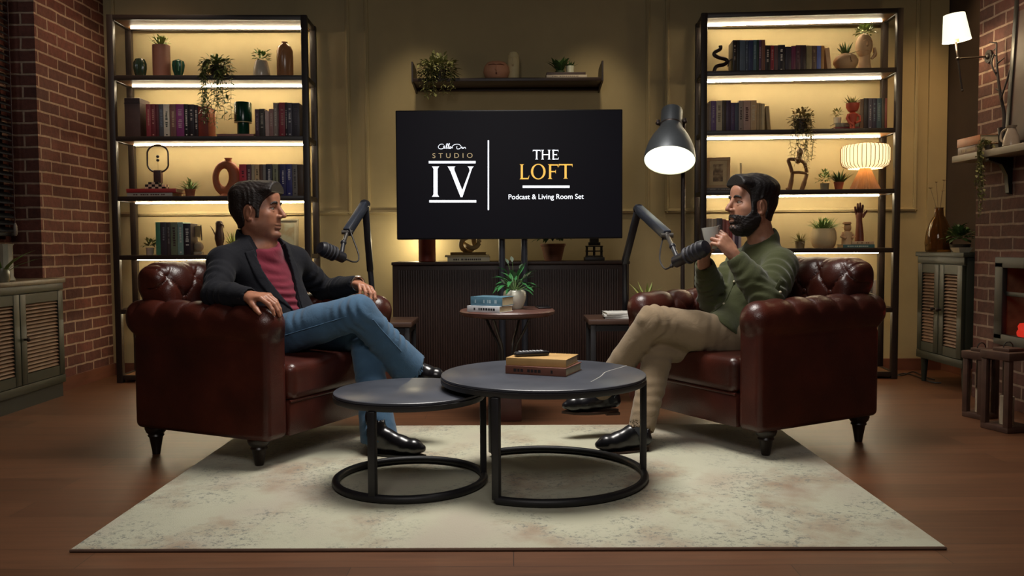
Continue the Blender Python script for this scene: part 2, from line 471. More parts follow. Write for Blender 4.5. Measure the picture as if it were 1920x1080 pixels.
# ---------------------------------------------------------------- books
PAGE = pm('#cdbf9c', rough=0.9, var=0.1, scale=40, stretch=(40, 1, 1))
def book_mesh(t, w, h, d, cover, title='#c9c2b4', tl=0.0):
    """standing book: spine at y=0 facing -y, width x, height z, depth y"""
    c = 0.0022
    g = G().bar((-w/2, 0, 0), (w/2, c*1.4, h), 0.0012)
    g.bar((-w/2, 0, 0), (-w/2+c, d, h), 0.0006).bar((w/2-c, 0, 0), (w/2, d, h), 0.0006)
    part('cover', g, cover, t)
    part('pages', G().bar((-w/2+c, c, 0.004), (w/2-c, d-0.006, h-0.004)), PAGE, t)
    if title and w > 0.012:
        g = G(); r = random.Random(int(w*1e5)+int(h*1e5)); z = h*(0.84 if tl == 0 else tl); zl = h*r.uniform(0.22, 0.45)
        ww = w*r.uniform(0.32, 0.55)
        while z > zl:
            k = r.uniform(0.005, 0.011)
            if r.random() < 0.82: g.bar((-ww/2*r.uniform(0.6, 1), -0.0006, z-k), (ww/2*r.uniform(0.6, 1), 0.0004, z))
            z -= k + r.uniform(0.002, 0.006)
        if r.random() < 0.6: g.bar((-ww*0.35, -0.0006, h*0.06), (ww*0.35, 0.0004, h*0.10))
        if g.v: part('spine_lettering', g, pm(title, rough=0.6, var=0), t)
def lighter(col, k=1.45):
    v = [min(1.0, x*k) for x in lin(col)[:3]]
    return '#'+''.join('%02x' % int(round(255*(12.92*x if x <= .0031308 else 1.055*x**(1/2.4)-.055))) for x in v)
ORD = ['first', 'second', 'third', 'fourth', 'fifth', 'sixth', 'seventh', 'eighth', 'ninth', 'tenth', 'eleventh', 'twelfth', 'thirteenth', 'fourteenth', 'fifteenth', 'sixteenth', 'seventeenth', 'eighteenth']
def book_row(case, shelf, rows, where, group, off=0.055, depth=0.17):
    """rows: (px0, px1, top py, colour, colour word, title colour or None, lean)"""
    for i, r in enumerate(rows):
        p0, p1, py, col, word, tt, lean = r
        pm_ = (p0+p1)/2
        L = case.loc(pm_, shelf, off)
        w = (p1-p0)*L.y/FPX*0.985
        h = at(pm_, py, L.y).z - L.z
        t = thing('book', '%s book, %s from the %s' % (word, ORD[i], where), 'book', (L.x, L.y, L.z), case.rz, group)
        if lean:
            t.rotation_euler = (0, lean, case.rz)
            t.location.z += abs(math.sin(lean))*w/2
            t.location.x -= math.sin(lean)*h/2
        book_mesh(t, w, h, depth-0.012*((i*7) % 3), pm(lighter(col), rough=0.45, var=0.14, scale=14), tt)
def flat_book(name_label, loc, w, d, h, rz, col, group=None, title=None, cat_='book'):
    """book lying flat: spine faces -y"""
    t = thing('book', name_label, cat_, loc, rz, group)
    c = 0.0025
    g = G().bar((-w/2, -d/2, 0), (w/2, d/2, c), 0.0008).bar((-w/2, -d/2, h-c), (w/2, d/2, h), 0.0008).bar((-w/2, -d/2, 0), (w/2, -d/2+c*1.6, h), 0.0012)
    part('cover', g, pm(col, rough=0.5, var=0.12, scale=12), t)
    part('pages', G().bar((-w/2+0.004, -d/2+c, c), (w/2-0.004, d/2-0.005, h-c)), PAGE, t)
    if title:
        g = G(); r = random.Random(int(w*1e4)); x = -w*0.36
        while x < w*0.3:
            k = r.uniform(0.006, 0.014)
            if r.random() < 0.8: g.bar((x, -d/2-0.0006, h*0.3), (x+k, -d/2+0.0004, h*0.68))
            x += k+0.004
        part('spine_lettering', g, pm(title, rough=0.6, var=0), t)
    return t
ax = lambda x: 240+x/10.667
book_row(LC, 2, [(280.5, 289, 195, '#7a3038', 'faded red', '#b98a80', 0), (289, 298, 195, '#5e2229', 'dark red', '#b08078', 0), (298.5, 304, 195, '#4c1d24', 'maroon', None, 0),
    (304.5, 313, 195, '#44484f', 'slate blue', '#6d7c90', 0), (313, 324, 195, '#b3b0a4', 'pale grey', '#3a4444', 0), (325, 336, 195, '#6a4a48', 'mauve brown', '#b9a38a', 0), (336.5, 351, 195, '#75336a', 'bright purple', '#b592ac', 0),
    (351.5, 359, 195, '#1b191b', 'slim black', '#d8d4cc', 0), (359.5, 370, 195.5, '#221b20', 'black', '#b8b0ac', 0), (370.5, 377, 197, '#251b20', 'black plum', '#c8c2bc', 0), (377.5, 396, 199, '#6f2d22', 'rust red', None, 0)],
    'dark brown box file, bookcase behind blazer man', 'books beside the dark brown box')
bx = lambda x: 410+x/10.105
book_row(LC, 2, [(483, 491, 204.5, '#4a3540', 'plum', '#8d7a86', 0), (491.5, 501, 204, '#3a3732', 'charcoal', '#a8a294', 0), (502, 509, 208, '#b39c96', 'pale pink', None, 0), (509.5, 517, 204, '#94716b', 'dusty rose', '#d0bcae', 0),
    (517.5, 525, 193, '#8d7f75', 'taupe', '#d9d2c4', 0), (525.5, 527.5, 193, '#6a4848', 'thin brown', None, 0), (528, 539, 192, '#86313c', 'crimson', '#c08a80', 0), (539.5, 543, 192, '#2c2226', 'thin black', '#d8d4cc', 0), (543.5, 552, 192.5, '#494650', 'grey', '#d8d4d0', 0), (552.5, 566, 193, '#38343a', 'charcoal black', '#5b5560', 0)],
    'green mushroom lamp, bookcase behind blazer man', 'books beside the green mushroom lamp')
book_row(LC, 3, [(451.5, 465, 308, '#b0303c', 'bright red', '#5a2530', 0), (465.5, 474, 308, '#55323a', 'wine', '#c8bcb4', 0), (474.5, 480, 308, '#a3977c', 'thin cream', None, 0), (480.5, 489, 308, '#bda178', 'cream', '#7d6a4c', 0), (489.5, 495, 308, '#5d4130', 'brown', None, 0),
    (495.5, 501, 308, '#7c7870', 'grey', None, 0), (501.5, 513, 307.5, '#2f2f3c', 'ink blue', '#e0dcd8', 0), (514, 524, 307.5, '#848668', 'sage', '#5b5d48', 0), (524.5, 527, 307.5, '#35302c', 'thin dark', None, 0), (527.5, 538.5, 307.5, '#2f2d5c', 'navy', '#d8d6dc', 0),
    (539, 550, 307.5, '#35366e', 'indigo', '#dcd9e0', 0), (550.5, 560, 307.5, '#706c66', 'stone grey', '#4a4844', 0), (560.5, 571, 308, '#4b3c2d', 'olive brown', None, 0)],
    'terracotta ring vase on the same shelf', 'books beside the terracotta ring vase')
book_row(LC, 4, [(292.5, 301, 416.5, '#447a60', 'green', None, 0), (301.5, 313, 416.5, '#3a323a', 'charcoal plum', '#8b8890', 0), (313.5, 320, 416.5, '#43393b', 'umber', '#8d8684', 0), (320.5, 333, 416.5, '#69735c', 'moss green', '#4a2f30', 0),
    (333.5, 344, 416.5, '#7c9a92', 'pale teal', '#e0ddd4', 0), (344.5, 358, 419, '#28202a', 'black', '#d8d6d0', 0)],
    'small white pot on the lowest open shelf', 'books beside the wire frame ornament')
ex = lambda x: 1310+x/11.294
book_row(RC, 1, [(1371.5, 1378.5, 75, '#241d1a', 'glossy black', '#b8a894', 0), (1379, 1384, 75, '#1f2225', 'black', None, 0), (1384.5, 1394.5, 75, '#4c5a6a', 'slate blue', None, 0), (1395, 1400, 75, '#3d4858', 'steel blue', '#7d8aa0', 0),
    (1400.5, 1409, 75, '#2b3556', 'navy', None, 0), (1409.5, 1415.5, 74.5, '#46606a', 'teal', '#93a6ac', 0), (1416, 1419.5, 74.5, '#243830', 'dark green', None, 0), (1420, 1424, 74.5, '#54385a', 'violet', '#d0b0ae', 0), (1424.5, 1431.5, 74.5, '#70483a', 'chestnut', None, 0)],
    'black squiggle sculpture', 'tall books beside the squiggle sculpture')
book_row(RC, 1, [(1432, 1441, 85, '#241a1c', 'short black', '#d8ccc0', 0), (1441.5, 1448, 85, '#842632', 'crimson', '#b88a88', 0), (1448.5, 1455, 85, '#584246', 'greyish plum', None, 0), (1455.5, 1468, 84, '#25212a', 'thick black', '#e2dcd6', 0), (1469, 1479.5, 87.5, '#35303c', 'ink grey', None, 0),
    (1480, 1488, 86, '#622a48', 'magenta plum', None, 0), (1488.5, 1497, 84.5, '#4c2f3a', 'wine brown', '#7d6068', 0), (1497.5, 1507, 84.5, '#33242a', 'very dark brown', None, 0), (1508, 1518, 85.5, '#84795a', 'khaki', None, 0), (1518.5, 1527, 85.5, '#604c42', 'brown', '#a08a74', 0),
    (1527.5, 1535, 85.5, '#5c6cb0', 'sky blue', None, 0), (1535.5, 1541, 85.5, '#ab804c', 'tan', None, 0), (1545, 1553, 89.5, '#bd9a76', 'leaning beige', None, -0.13)],
    'tall chestnut book on the topmost shelf', 'short books on the topmost shelf')
book_row(RC, 2, [(1322, 1328, 193, '#8d7d6a', 'buff', None, 0), (1328.5, 1331.5, 190, '#84766a', 'thin taupe', None, 0), (1332, 1341, 189, '#634e74', 'lilac', '#a898a8', 0), (1341.5, 1352.5, 188.5, '#ab9f88', 'thick cream', '#8a7e6a', 0), (1353, 1359.5, 188, '#423830', 'dark brown', None, 0),
    (1360, 1368.5, 188, '#3d2d44', 'dark violet', None, 0), (1369, 1376, 192.5, '#48395a', 'purple', '#7a6078', 0), (1376.5, 1383, 192.5, '#414856', 'blue grey', None, 0), (1383.5, 1391.5, 188.5, '#8a7c74', 'stone', '#4a3e3a', 0), (1392, 1405, 188.5, '#a3877c', 'pinkish beige', '#5a3a38', 0),
    (1405.5, 1416.5, 188, '#b09672', 'sand', '#d8cab0', 0), (1417, 1421, 193, '#a08a68', 'thin tan', None, 0), (1421.5, 1425, 193, '#94805e', 'thin khaki', None, 0), (1425.5, 1431.5, 194, '#b0a27c', 'straw', None, 0), (1435, 1441.5, 199, '#94825f', 'leaning khaki', None, -0.09)],
    'front post, second shelf down, bearded man\'s bookcase', 'pale books on the second shelf down')
book_row(RC, 2, [(1609, 1615.5, 186, '#5f4a38', 'brown', None, 0), (1616, 1624, 184, '#1f1b20', 'black', None, 0), (1624.5, 1631.5, 184, '#4c4854', 'grey violet', '#a8a2a4', 0), (1632, 1639.5, 184, '#312f40', 'navy', '#6d8490', 0), (1640, 1648.5, 184, '#3d5056', 'dark teal', '#7d9290', 0), (1649, 1654.5, 184, '#3d3c33', 'olive black', None, 0), (1655, 1659, 184, '#703c34', 'rust', None, 0)],
    'coral figure planter', 'dark books beside the coral planter', off=.10)
book_row(RC, 4, [(1322, 1327, 410, '#948a78', 'pale buff', None, 0), (1327.5, 1333, 410, '#8a806e', 'stone', None, 0), (1333.5, 1338, 410, '#9d9280', 'cream', None, 0), (1338.5, 1343.5, 410, '#857a6a', 'taupe', None, 0), (1344, 1354, 409, '#3a3438', 'black', '#8a8484', 0), (1354.5, 1361, 411, '#6d3a34', 'brick red', None, 0), (1361.5, 1368, 413, '#84423a', 'red brown', '#b08a7c', 0),
    (1368.5, 1373, 414, '#7a3436', 'dark red', None, 0), (1373.5, 1377.5, 416, '#b09aa0', 'pale pink', None, 0), (1378, 1384, 418, '#453c4c', 'plum', None, 0), (1384.5, 1390, 420, '#8d8690', 'lilac grey', None, 0)],
    'front post, behind the raised white cup', 'books behind the raised cup')
book_row(RC, 5, [(1618, 1624, 525, '#8d857a', 'ash grey', None, 0), (1624.5, 1631, 525, '#9b9286', 'pale stone', None, 0), (1631.5, 1638, 525, '#857c70', 'dusty grey', '#4a4640', 0), (1638.5, 1644, 525, '#a39888', 'off-white', None, 0)],
    'armchair back, shelf behind the tan trouser man', 'pale books behind the armchair')
book_row(RC, 6, [(1630, 1636, 618, '#5c2a3a', 'wine red', None, 0), (1636.5, 1643, 618, '#6d3a44', 'dusky red striped', '#c8b0a0', 0)],
    'armchair back, bottom shelf of the bookcase', 'red books on the bottom shelf')
# ---------------------------------------------------------------- plants and small ornaments
LEAF = pm('#66853f', rough=0.5, var=0.35, scale=30)
LEAFD = pm('#4a6636', rough=0.5, var=0.35, scale=30)
LEAFY = pm('#8f9c50', rough=0.5, var=0.3, scale=30)
LEAFO = pm('#7f7d46', rough=0.55, var=0.35, scale=25)
SOIL = pm('#2d2119', rough=0.95, var=0.3, scale=60)
def bush(g, c, rad, n, L, Wd, r, low=-0.15):
    c = Vector(c)
    for _ in range(n):
        th = r.uniform(0, 2*PI); u = r.uniform(low, 1.0)
        s = math.sqrt(max(0, 1-u*u))
        d = Vector((math.cos(th)*s, math.sin(th)*s, u))
        k = r.uniform(0.35, 0.95)
        p = c + Vector((d.x*rad[0], d.y*rad[1], d.z*rad[2]))*k
        dd = (d + Vector((r.uniform(-.5, .5), r.uniform(-.5, .5), r.uniform(-.2, .5)))).normalized()
        g.leaf(p, dd, L*r.uniform(.7, 1.2), Wd*r.uniform(.8, 1.2), r.uniform(0, .5))
def tuft(g, c, n, L, Wd, r, spread=0.8, bend=0.5, base=0.02):
    for _ in range(n):
        th = r.uniform(0, 2*PI); t = spread*math.sqrt(r.random())
        d = Vector((math.cos(th)*math.sin(t), math.sin(th)*math.sin(t), math.cos(t)))
        g.blade(Vector(c)+Vector((math.cos(th), math.sin(th), 0))*base*r.random(), d, L*r.uniform(.6, 1.1), Wd, bend*r.uniform(.4, 1.2))
def potted(label, loc, prof, potmat, fill, foliage, matf, rz=0.0, group=None, name='potted_plant', cat_='plant', n=24, ripple=0, amp=0):
    """prof: outer pot profile (r,z); foliage: function(g, rim_z, rnd)"""
    t = thing(name, label, cat_, loc, rz, group)
    rim, z = prof[-1]
    pr = prof + [(rim*0.9, z), (rim*0.86, z-min(0.02, z*0.3)), (0.0005, z-min(0.02, z*0.3))]
    part('pot', G().lathe(pr, n, ripple=ripple, amp=amp), potmat, t)
    if fill: part('soil', G().lathe([(0.0005, z-0.012), (rim*0.87, z-0.012), (rim*0.8, z-0.008), (0.0005, z-0.006)], 16), SOIL, t)
    g = G(); r = random.Random(sum(map(ord, label)))
    foliage(g, z-0.008, r)
    part('foliage', g, matf, t, ang=None)
    return t
def vines(g, gs, start, n, length, r, spread=0.06, out=0.05, leaf=(0.03, 0.02), front=-1, step=0.026):
    """hanging stems from start; gs gets the stems, g the leaves"""
    for i in range(n):
        p = Vector(start) + Vector((r.uniform(-spread, spread), r.uniform(-0.02, 0.02), r.uniform(0, .02)))
        L = length*r.uniform(0.45, 1.0)
        q = [p, p+Vector((r.uniform(-.02, .02), front*out*.6, .02)), p+Vector((r.uniform(-.02, .02), front*out, -.03))]
        x = q[-1]; k = 0
        while k < L:
            x = x + Vector((r.uniform(-.012, .012), r.uniform(-.004, .004), -0.04)); q.append(x); k += 0.04
        c = cat(q, 3)
        gs.tube(c, 0.0016, 5)
        acc = 0
        for a, b in zip(c[:-1], c[1:]):
            acc += (b-a).length
            if acc > step:
                acc = 0
                for sgn in (-1, 1):
                    d = Vector((sgn*r.uniform(.4, 1), r.uniform(-.8, .3), r.uniform(-.7, .35)))
                    g.leaf(b, d, leaf[0]*r.uniform(.7, 1.2), leaf[1]*r.uniform(.7, 1.1), r.uniform(0, .6))
def trailing(label, loc, rz, crown, length, nv, mat_, leaf=(0.034, 0.022), spread=.06, ncrown=130, out=.07, pot=(0.05, 0.07), potc='#3a3029'):
    t = thing('trailing_plant', label, 'plant', loc, rz)
    r = random.Random(sum(map(ord, label)))
    part('pot', G().lathe([(pot[0]*.8, 0), (pot[0], pot[1]), (pot[0]*.9, pot[1]), (pot[0]*.85, pot[1]*.8), (0.0005, pot[1]*.8)], 20), pm(potc, rough=.5), t)
    g = G(); gs = G()
    bush(g, (0, 0, pot[1]*.9), crown, ncrown, leaf[0], leaf[1], r, low=-0.5)
    vines(g, gs, (0, 0, pot[1]), nv, length, r, spread, out, leaf)
    part('stems', gs, pm('#5a5a34', rough=.6), t)
    part('foliage', g, mat_, t, ang=None)
    return t
GLZ = lambda c, **k: pm(c, rough=0.22, var=0.1, coat=0.3, **k)

# --- bookcase behind the man in the blazer
C = LC
# second board from the top
L = C.loc(272, 1)
part('foot', G().lathe([(0.022, 0), (0.024, 0.006), (0.018, 0.008)], 16), GLZ('#1f2b22'), tag(part('cactus_vase', G().lathe([(0.024, 0.004), (0.036, 0.03), (0.043, 0.075), (0.042, 0.11), (0.030, 0.138), (0.008, 0.146)], 40, ripple=10, amp=0.07), GLZ('#26382c')), 'larger dark green ribbed cactus ornament standing before the tall brown planter', 'ornament')).parent.location = L
L = C.loc(343, 1)
v = thing('cactus_vase', 'smaller glossy green cactus ornament on the tapering foot', 'ornament', L)
part('body', G().lathe([(0.020, 0), (0.024, 0.02), (0.036, 0.06), (0.041, 0.095), (0.036, 0.122), (0.012, 0.136), (0.001, 0.137)], 40, ripple=8, amp=0.12), GLZ('#1f4638'), v)
part('rib', G().tube([(0.038*math.cos(-1.2), 0.038*math.sin(-1.2), .05), (0.044*math.cos(-1.2), 0.044*math.sin(-1.2), .095), (.02*math.cos(-1.2), .02*math.sin(-1.2), .134)], .003, 6), GLZ('#5c8a74'), v, label='pale raised rib')
potted('tall brown cylinder planter with a spiky green plant on the bookcase', C.loc(312, 1), [(0.055, 0), (0.060, 0.004), (0.060, 0.232)], pm('#7a5244', rough=.6, var=.08), True,
       lambda g, z, r: (tuft(g, (0, 0, z), 26, 0.11, 0.016, r, 0.9, 0.3, .03), bush(g, (0, 0, z+.03), (.05, .05, .04), 30, .03, .018, r)), LEAFY)
trailing('trailing ivy cascading past two shelves above the green mushroom lamp', C.loc(415, 1, 0.03), 0, (.12, .09, .09), .40, 17, pm('#647240', rough=.5, var=.4, scale=30), (0.034, 0.022), .10, 170, .06)
potted('white tapering pot with a small fern beside the tan bottle vase', C.loc(497, 1), [(0.058, 0), (0.062, 0.01), (0.056, 0.07), (0.044, 0.118), (0.040, 0.126)], GLZ('#c9c2ae'), True,
       lambda g, z, r: bush(g, (0, 0, z+.025), (.055, .055, .07), 60, .034, .018, r), LEAF)
v = thing('bottle_vase', 'tall tan glazed bottle vase with a narrow neck beside the metal post', 'vase', C.loc(541, 1))
part('body', G().lathe([(0.052, 0), (0.057, 0.01), (0.058, 0.15), (0.056, 0.195), (0.046, 0.225), (0.022, 0.243), (0.019, 0.248)], 36), GLZ('#b07d55'), v)
part('neck', G().lathe([(0.019, 0.246), (0.019, 0.255), (0.022, 0.258), (0.016, 0.258), (0.012, 0.235)], 24), GLZ('#b07d55'), v)
part('relief', G().tube(cat([(-0.022, -0.055, 0.03), (-0.03, -.053, .10), (-0.012, -.057, .17), (0.004, -.058, .20)], 5), .003, 6), GLZ('#b88a64'), v, label='raised curved line')
# third board
L = C.loc(263, 2)
v = thing('box_file', 'tall dark brown box file standing at the back post beside the red books', 'box', L)
part('case', G().bar((-0.055, -0.07, 0), (0.055, 0.10, 0.275), 0.006), pm('#4b3733', rough=.6), v)
part('lid_edge', G().bar((-0.056, -0.071, 0.235), (0.056, 0.101, 0.240)), pm('#33241f', rough=.6), v)
flat_book('slim dusty pink book lying flat under the green mushroom lamp', C.loc(452, 2, .12), .255, .17, .021, C.rz, '#a5746a', title=None)
v = thing('table_lamp', 'glossy dark green mushroom table lamp standing on a flat pink book', 'lamp', C.loc(461, 2, .12)+Vector((0, 0, .0212)))
part('base', G().lathe([(0.040, 0), (0.042, 0.003), (0.042, 0.09), (0.0005, 0.09)], 36), GLZ('#0f4a36'), v)
part('rim', G().lathe([(0.058, 0.086), (0.0605, 0.086), (0.0605, 0.092), (0.0005, 0.092)], 36), pm('#d8c890', rough=.3), v, label='pale band under the shade')
part('lamp_shade', G().lathe([(0.0605, 0.092), (0.0615, 0.10), (0.0605, 0.222), (0.056, 0.229), (0.0005, 0.229)], 40), GLZ('#0d3d2c'), v)
# fourth board
L = C.loc(297, 3, .12)
flat_book('white book lying flat under the red one below the ring lamp', L+Vector((-.012, 0, 0)), .315, .19, .026, 0, '#c6bfb0', 'books under the ring lamp', '#6a4a40')
flat_book('thick red book lying flat below the checkered lamp base', L+Vector((0, 0, .0265)), .345, .20, .028, 0, '#a03030', 'books under the ring lamp', None)
v = thing('ring_lamp', 'black oval ring lamp with two beads on a checkered base', 'lamp', L+Vector((.004, 0, .0548)))
gb, gw = G(), G()
for i in range(6):
    for j in range(3):
        for k in range(3):
            (gb if (i+j+k) % 2 else gw).box((-0.058+i*0.0235, -0.03+j*0.0235, .008+k*.0165), (.0235, .0235, .0165)) if k < (3 if 1 <= i <= 3 else 2) else None
part('checker_base', gw, pm('#cfc3a6', rough=.4), v, label='cream checks')
part('checker_inlay', gb, pm('#1f1a18', rough=.4), v, label='black checks')
part('block', G().box((.008, 0, .09), (.052, .04, .09), .003), pm('#5c4038', rough=.5), v)
ring = [(.008+.074*math.cos(a)*(1 if 1 else 1), 0, .215+.060*math.sin(a)+(.036 if math.sin(a) > 0 else -.036 if math.sin(a) < 0 else 0)) for a in [2*PI*i/40+.01 for i in range(40)]]
part('ring', G().tube(ring, .0062, 8, closed=True), pm('#3a2a1e', rough=.4), v)
part('bead', G().sph((.008, 0, .231), .011), pm('#241a14', rough=.35), v)
part('bead', G().sph((.008, 0, .205), .011), pm('#241a14', rough=.35), v)
part('thread', G().tube([(.008, 0, .20), (.008, 0, .125)], .0008, 5), pm('#241a14', rough=.5), v)
potted('small terracotta pot of bright green grass between ring lamp and ring vase', C.loc(359, 3), [(0.028, 0), (0.035, 0.045), (0.037, 0.047), (0.037, 0.056)], pm('#94604a', rough=.7), True,
       lambda g, z, r: (tuft(g, (0, 0, z), 70, 0.10, 0.008, r, 1.15, .35, .02), bush(g, (0, 0, z+.03), (.05, .05, .05), 40, .03, .01, r)), LEAF)
L = C.loc(427, 3)
v = thing('ring_vase', 'terracotta ring vase with an oval hole through its body', 'vase', L)
k = L.y/FPX
ring = []
rad = []
for i in range(48):
    a = 2*PI*i/48
    ring.append((.098*math.cos(a)*.72-.004, 0, .134+.118*math.sin(a)*.80))
    rad.append(.030+.012*math.cos(a)+.004*(1-math.sin(a)))
part('body', G().tube(ring, rad, 16, closed=True), pm('#b26a46', rough=.6, var=.08), v)
part('neck', G().lathe([(0.026, 0.205), (0.022, 0.232), (0.021, 0.262), (0.027, 0.274), (0.021, 0.274), (0.016, 0.25)], 24, (.018, 0, 0)), pm('#b26a46', rough=.6, var=.08), v)
part('foot', G().lathe([(0.045, 0), (0.048, 0.006), (0.034, 0.024), (0.001, .026)], 24), pm('#b26a46', rough=.6, var=.08), v)
# fifth board
potted('small white pot with a brownish succulent beside the green books', C.loc(281, 4), [(0.024, 0), (0.028, 0.05)], GLZ('#c9b8a6'), True,
       lambda g, z, r: bush(g, (0, 0, z+.025), (.045, .04, .045), 45, .034, .020, r), LEAFO)
L = C.loc(370, 4)
v = thing('wire_frame_ornament', 'pale round stone ornament with a thin black wire frame beside the green books', 'ornament', L)
part('stone', G().sph((.01, 0, .055), (.034, .022, .038), 20, 12), pm('#a8987c', rough=.7), v)
part('foot', G().box((.008, 0, .010), (.06, .04, .02), .003), pm('#b6a88c', rough=.6), v)
part('wire_frame', G().tube([(-.03, .02, .02), (-.03, .02, .215), (.022, .02, .21), (.026, .02, .10)], .0035, 6), pm('#2a1f16', rough=.4), v)
part('card', G().box((-.004, .024, .165), (.045, .003, .08), 0), pm('#bfa878', rough=.8), v)
v = thing('bird_statue', 'dark carved wooden bird statue above the blazer shoulder', 'statue', C.loc(412, 4))
part('body', G().lathe([(.022, 0), (.016, .02), (.022, .06), (.034, .11), (.032, .145), (.024, .17), (.024, .20), (.026, .222), (.018, .236), (.001, .240)], 20), pm('#4a2e20', rough=.55, var=.3, scale=30), v)
part('wing', G().leaf((-.028, -.01, .13), (-.35, 0, 1), .085, .03, .1), pm('#3a241a', rough=.55), v)
part('beak', G().tube([(.018, -.012, .215), (.036, -.018, .205), (.040, -.018, .185)], [.008, .005, .001], 8), pm('#5a3a26', rough=.5), v)
potted('tiny pale green plant behind the blazer shoulder', C.loc(438, 4, .18), [(.022, 0), (.03, .055)], GLZ('#b7a98c'), True, lambda g, z, r: tuft(g, (0, 0, z), 46, .15, .008, r, .7, .5, .02), LEAFY)
L = C.loc(556, 4, .10)
flat_book('blue book lying flat below the framed picture', L+Vector((-.005, 0, 0)), .17, .16, .024, 0, '#7078a8', 'books under the framed picture', '#c8c8d8')
flat_book('cream book lying flat on a blue one below the framed picture', L+Vector((-.02, 0, .0245)), .19, .16, .022, 0, '#c9bd98', 'books under the framed picture', None)
def picture(label, loc, w, h, rz, tilt, fcol, pcol, bw=.016, art=None):
    t = thing('picture_frame', label, 'picture frame', loc, rz)
    t.rotation_euler = (-tilt, 0, rz)
    g = G().bar((-w/2, 0, 0), (w/2, .014, bw), .002).bar((-w/2, 0, h-bw), (w/2, .014, h), .002).bar((-w/2, 0, bw), (-w/2+bw, .014, h-bw), .002).bar((w/2-bw, 0, bw), (w/2, .014, h-bw), .002)
    part('frame', g, pm(fcol, rough=.5), t)
    part('mount', G().bar((-w/2+bw, .006, bw), (w/2-bw, .010, h-bw)), pm(pcol, rough=.8), t)
    part('print', G().bar((-w/2+bw*2.2, .0045, bw*2.2), (w/2-bw*2.2, .0065, h-bw*2.2)), art, t)
    return t
def art_mat(stops, scale, seed):
    nt = NT('print_%d' % seed)
    tc = nt.n('ShaderNodeTexCoord')
    n = nt.n('ShaderNodeTexNoise', Scale=scale, Detail=5.0); n.noise_dimensions = '4D'; n.inputs['W'].default_value = seed
    nt.l(tc.outputs['Object'], n.inputs['Vector'])
    r = ramp(nt, n.outputs[0], [(p, lin(c)) for p, c in stops])
    nt.l(r.outputs[0], nt.b.inputs['Base Color']); nt.set(Roughness=.6)
    return nt.m
picture('pale silver framed landscape print leaning behind the blazer man\'s chin', C.loc(537, 4, .215), .165, .255, 0, .12, '#a39a80', '#b9b49a', .014, art_mat([(.3, '#b8b59c'), (.5, '#a7a892'), (.62, '#9a8a68'), (.75, '#b2b09a')], 9, 3))

# --- bookcase behind the man in the green shirt
C = RC
L = C.loc(1352, 1)
v = thing('squiggle_sculpture', 'black squiggle sculpture at the end of the topmost book row', 'sculpture', L)
pts = [(460, 290), (455, 360), (345, 430), (335, 490), (440, 545), (570, 580), (600, 640), (520, 695), (370, 735), (315, 820)]
P = []
for (a, b) in pts:
    q = at(1310+a/11.294, 60+b/11.294, L.y); P.append((q.x-L.x, 0, q.z-L.z))
P[-1] = (P[-1][0], 0, .010)
P = cat(P, 6)
part('curve', G().tube(P, [.0135]*len(P), 12), pm('#2d1d15', rough=.35), v)
part('tongue', G().tube([(P[40][0]+.02, 0, P[40][2]-.018), (.05, -.01, .10), (.066, -.01, .11)], .004, 6), pm('#2d1d15', rough=.35), v)
part('foot', G().box((P[-1][0]+.015, 0, .008), (.05, .04, .016), .004), pm('#2d1d15', rough=.35), v)
t = potted('round flat beige vase with leafy sprigs on the topmost shelf', C.loc(1581, 1, .10), [(.035, 0), (.062, .018), (.083, .055), (.083, .075), (.066, .105), (.034, .120), (.030, .123)], pm('#c3a07a', rough=.65, var=.06), True,
       lambda g, z, r: tuft(g, (0, 0, z), 26, .095, .016, r, 1.35, .2, .02), LEAFD, name='round_vase', cat_='vase', n=32)
part('face_line', G().tube([(0, -.084, .085), (.002, -.088, .06), (.012, -.086, .052), (0, -.086, .05)], .0025, 6), pm('#8a6a4c', rough=.6), t)
L = C.loc(1616, 1, .15)
t = thing('face_planter', 'beige planter shaped as a face resting on a hand, frilly greens on top', 'planter', L)
CL = pm('#c9a884', rough=.6, var=.06)
g = G().sph((-.006, 0, .185), (.058, .055, .085), 24, 16)
g.tube([(0, 0, .006), (0, .005, .05), (.004, .008, .11), (-.002, .005, .14)], [.050, .043, .036, .04], 18)
part('head', g, CL, t)
part('nose', G().tube([(-.004, -.052, .205), (-.006, -.064, .175), (-.006, -.054, .168)], [.006, .010, .005], 8), CL, t)
part('brow', G().tube([(-.03, -.05, .208), (-.016, -.056, .216), (.004, -.054, .208), (.02, -.054, .216), (.034, -.044, .206)], .003, 6), CL, t)
part('mouth', G().tube([(-.018, -.051, .143), (-.006, -.056, .145), (.008, -.052, .142)], .004, 6), CL, t)
for i in range(4):
    part('finger', G().tube(cat([(.040+.008*i, -.02+.004*i, .09+.006*i), (.062+.004*i, -.026+.006*i, .125), (.055+.002*i, -.03+.01*i, .165-.006*i)], 4), [.009]*9, 8), CL, t)
g = G(); r = random.Random(5); bush(g, (-.004, 0, .275), (.07, .06, .05), 90, .032, .02, r)
part('foliage', g, pm('#8a9a5c', rough=.5, var=.3, scale=30), t, ang=None)
trailing('dry trailing plant hanging over the seated figure sculpture', C.loc(1499, 2, .02), C.rz, (.085, .08, .10), .32, 12, pm('#8a7a4c', rough=.6, var=.35, scale=30), (.026, .018), .05, 190, .05)
L = C.loc(1580, 2, .17)
flat_book('maroon book lying flat at the bottom below the coral figure planter', L, .165, .14, .026, C.rz, '#6e2f36', 'books under the tiny white pot', None)
flat_book('grey green book lying flat below the tiny white pot', L+Vector((-.002, 0, .0265)), .160, .14, .027, C.rz, '#8a9080', 'books under the tiny white pot', None)
